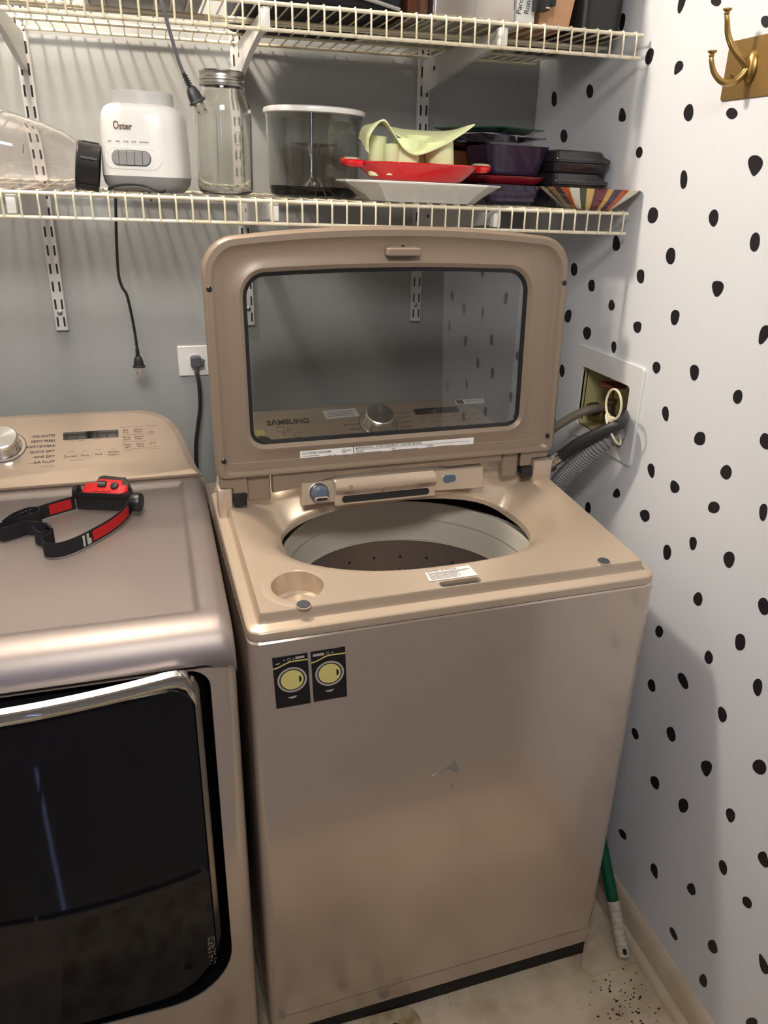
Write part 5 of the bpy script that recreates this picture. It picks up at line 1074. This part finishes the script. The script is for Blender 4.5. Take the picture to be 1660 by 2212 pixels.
bm = bmesh.new(); pth = [(-.018, -.0105), (-.012, -.0080), (-.006, -.0105), (.0, -.0080), (.006, -.0100), (.014, -.0085)]
tube(bm, [rot @ Vector((x, y, .0102)) for x, y in pth], .0009, 5); finish('script_print', bm, 'dkred_glaze', red)
bm = bmesh.new(); lathe(bm, [(0, -.002), (.0165, -.002), (.0175, .001), (.0175, .016), (.0165, .018), (.012, .0185), (0, .0188)], 32)
for v in bm.verts:
    a = math.atan2(v.co.y, v.co.x)
    if abs(v.co.x)+abs(v.co.y) > .012: v.co.xy *= 1-.05*(math.cos(12*a) > .6)
fk = frame3(lb_(.050, .004, .0178), lb_(0, 1, 0)-lb_(0, 0, 0), (0, 0, 1)); finish('battery_knob', bm, 'black_pl', hl, matrix=fk)
bm = bmesh.new(); lathe(bm, [(0, -.004), (.012, -.004), (.013, 0), (.013, .004), (0, .004)], 24); finish('end_cap', bm, 'black_pl', hl, matrix=frame3(lb_(-.052, .004, .034), lb_(0, 1, 0)-lb_(0, 0, 0), (0, 0, 1)))
# ================================================================ broom handle, floor mat, ceiling lamp
br = thing('broom_handle', 'green broom handle with dirty white ribbed grip by the baseboard', 'broom', (-.060, -.870, .012))
p0 = Vector((-.0535, -.893, .0135)); p1 = Vector((-.0560, -.780, .170)); dv = (p1-p0).normalized()
def bp_(s): return p0+dv*s-Vector(br.location)
bm = bmesh.new(); tube(bm, [bp_(.105), bp_(.60)], .0125, 18); finish('pole', bm, 'green_tube', br)
bm = bmesh.new(); K = 60; tube(bm, [bp_(.0+.112*k/K) for k in range(K+1)], lambda k: (.0128+.0007*math.sin(k*60))*(min(1, .80+k*9) if k < .03 else 1), 20); gp = finish('grip', bm, 'grip', br, ang=80)
bm = bmesh.new(); fr = frame3(bp_(.015)+Vector((-.003, -.0105, .0055)), (1, 0, 0), dv); prism(bm, rrect(-.0038, .0038, -.006, .006, .0035, 5, 2), -.002, .0022, fmat(fr)); finish('hanging_hole', bm, 'dark', gp)
mt = thing('floor_mat', 'cream mat corner with a dark hexagon cut against the washer foot', 'mat', (-.70, -1.12, 0))
mp = [(x+.70, y+1.12) for x, y in rrect(-1.18, -.513, -1.35, -.868, [.03, .03, .030, .03], 8, 4)]
prismed('mat_sheet', mp, .001, .0085, 'mat_cream', mt, bev=.0015)
for cx, cy, r, n in ((.134, .214, .0130, 6), (.177, .196, .0060, 5), (.06, .17, .011, 7), (.02, .10, .012, 6), (.12, .12, .009, 7), (-.08, .19, .012, 6), (-.16, .11, .010, 5), (-.05, .04, .011, 6), (.09, .02, .012, 7), (-.25, .18, .010, 6), (-.34, .07, .012, 6), (.15, -.06, .010, 5), (.0, -.08, .011, 6), (-.2, -.03, .010, 6)):
    prismed('dark_spot', [(cx+r*math.cos(2*PI*k/n+.4)*1.15, cy+r*.85*math.sin(2*PI*k/n+.4)) for k in range(n)], .0084, .0089, 'dark', mt, smooth=False)
cl = thing('ceiling_lamp', 'round flush ceiling lamp above the closet shelves', 'ceiling lamp', (KEY.x, KEY.y, ZC))
lathed('canopy', [(0, 0), (.085, 0), (.088, -.008), (.080, -.016), (0, -.017)], 'std', cl, seg=48)
lathed('socket', [(.022, -.017), (.022, -.030), (0, -.030)], 'white_pl', cl, seg=24)

LOW = ('blender', 'mason_jar', 'glass_canister', 'platter', 'gratin_dish', 'silicone_mould', 'square_bowl', 'square_plate', 'round_bowl', 'patterned_plate', 'green_plate', 'striped_bowl', 'storage_box', 'blender_jar')
for o in list(C.objects):      # everything on the lower shelf follows the shelf's slight slope
    if o.parent is None and o.name.split('.')[0] in LOW:
        o.rotation_euler = (Matrix.Rotation(.0187, 4, 'Y') @ o.rotation_euler.to_matrix().to_4x4()).to_euler()
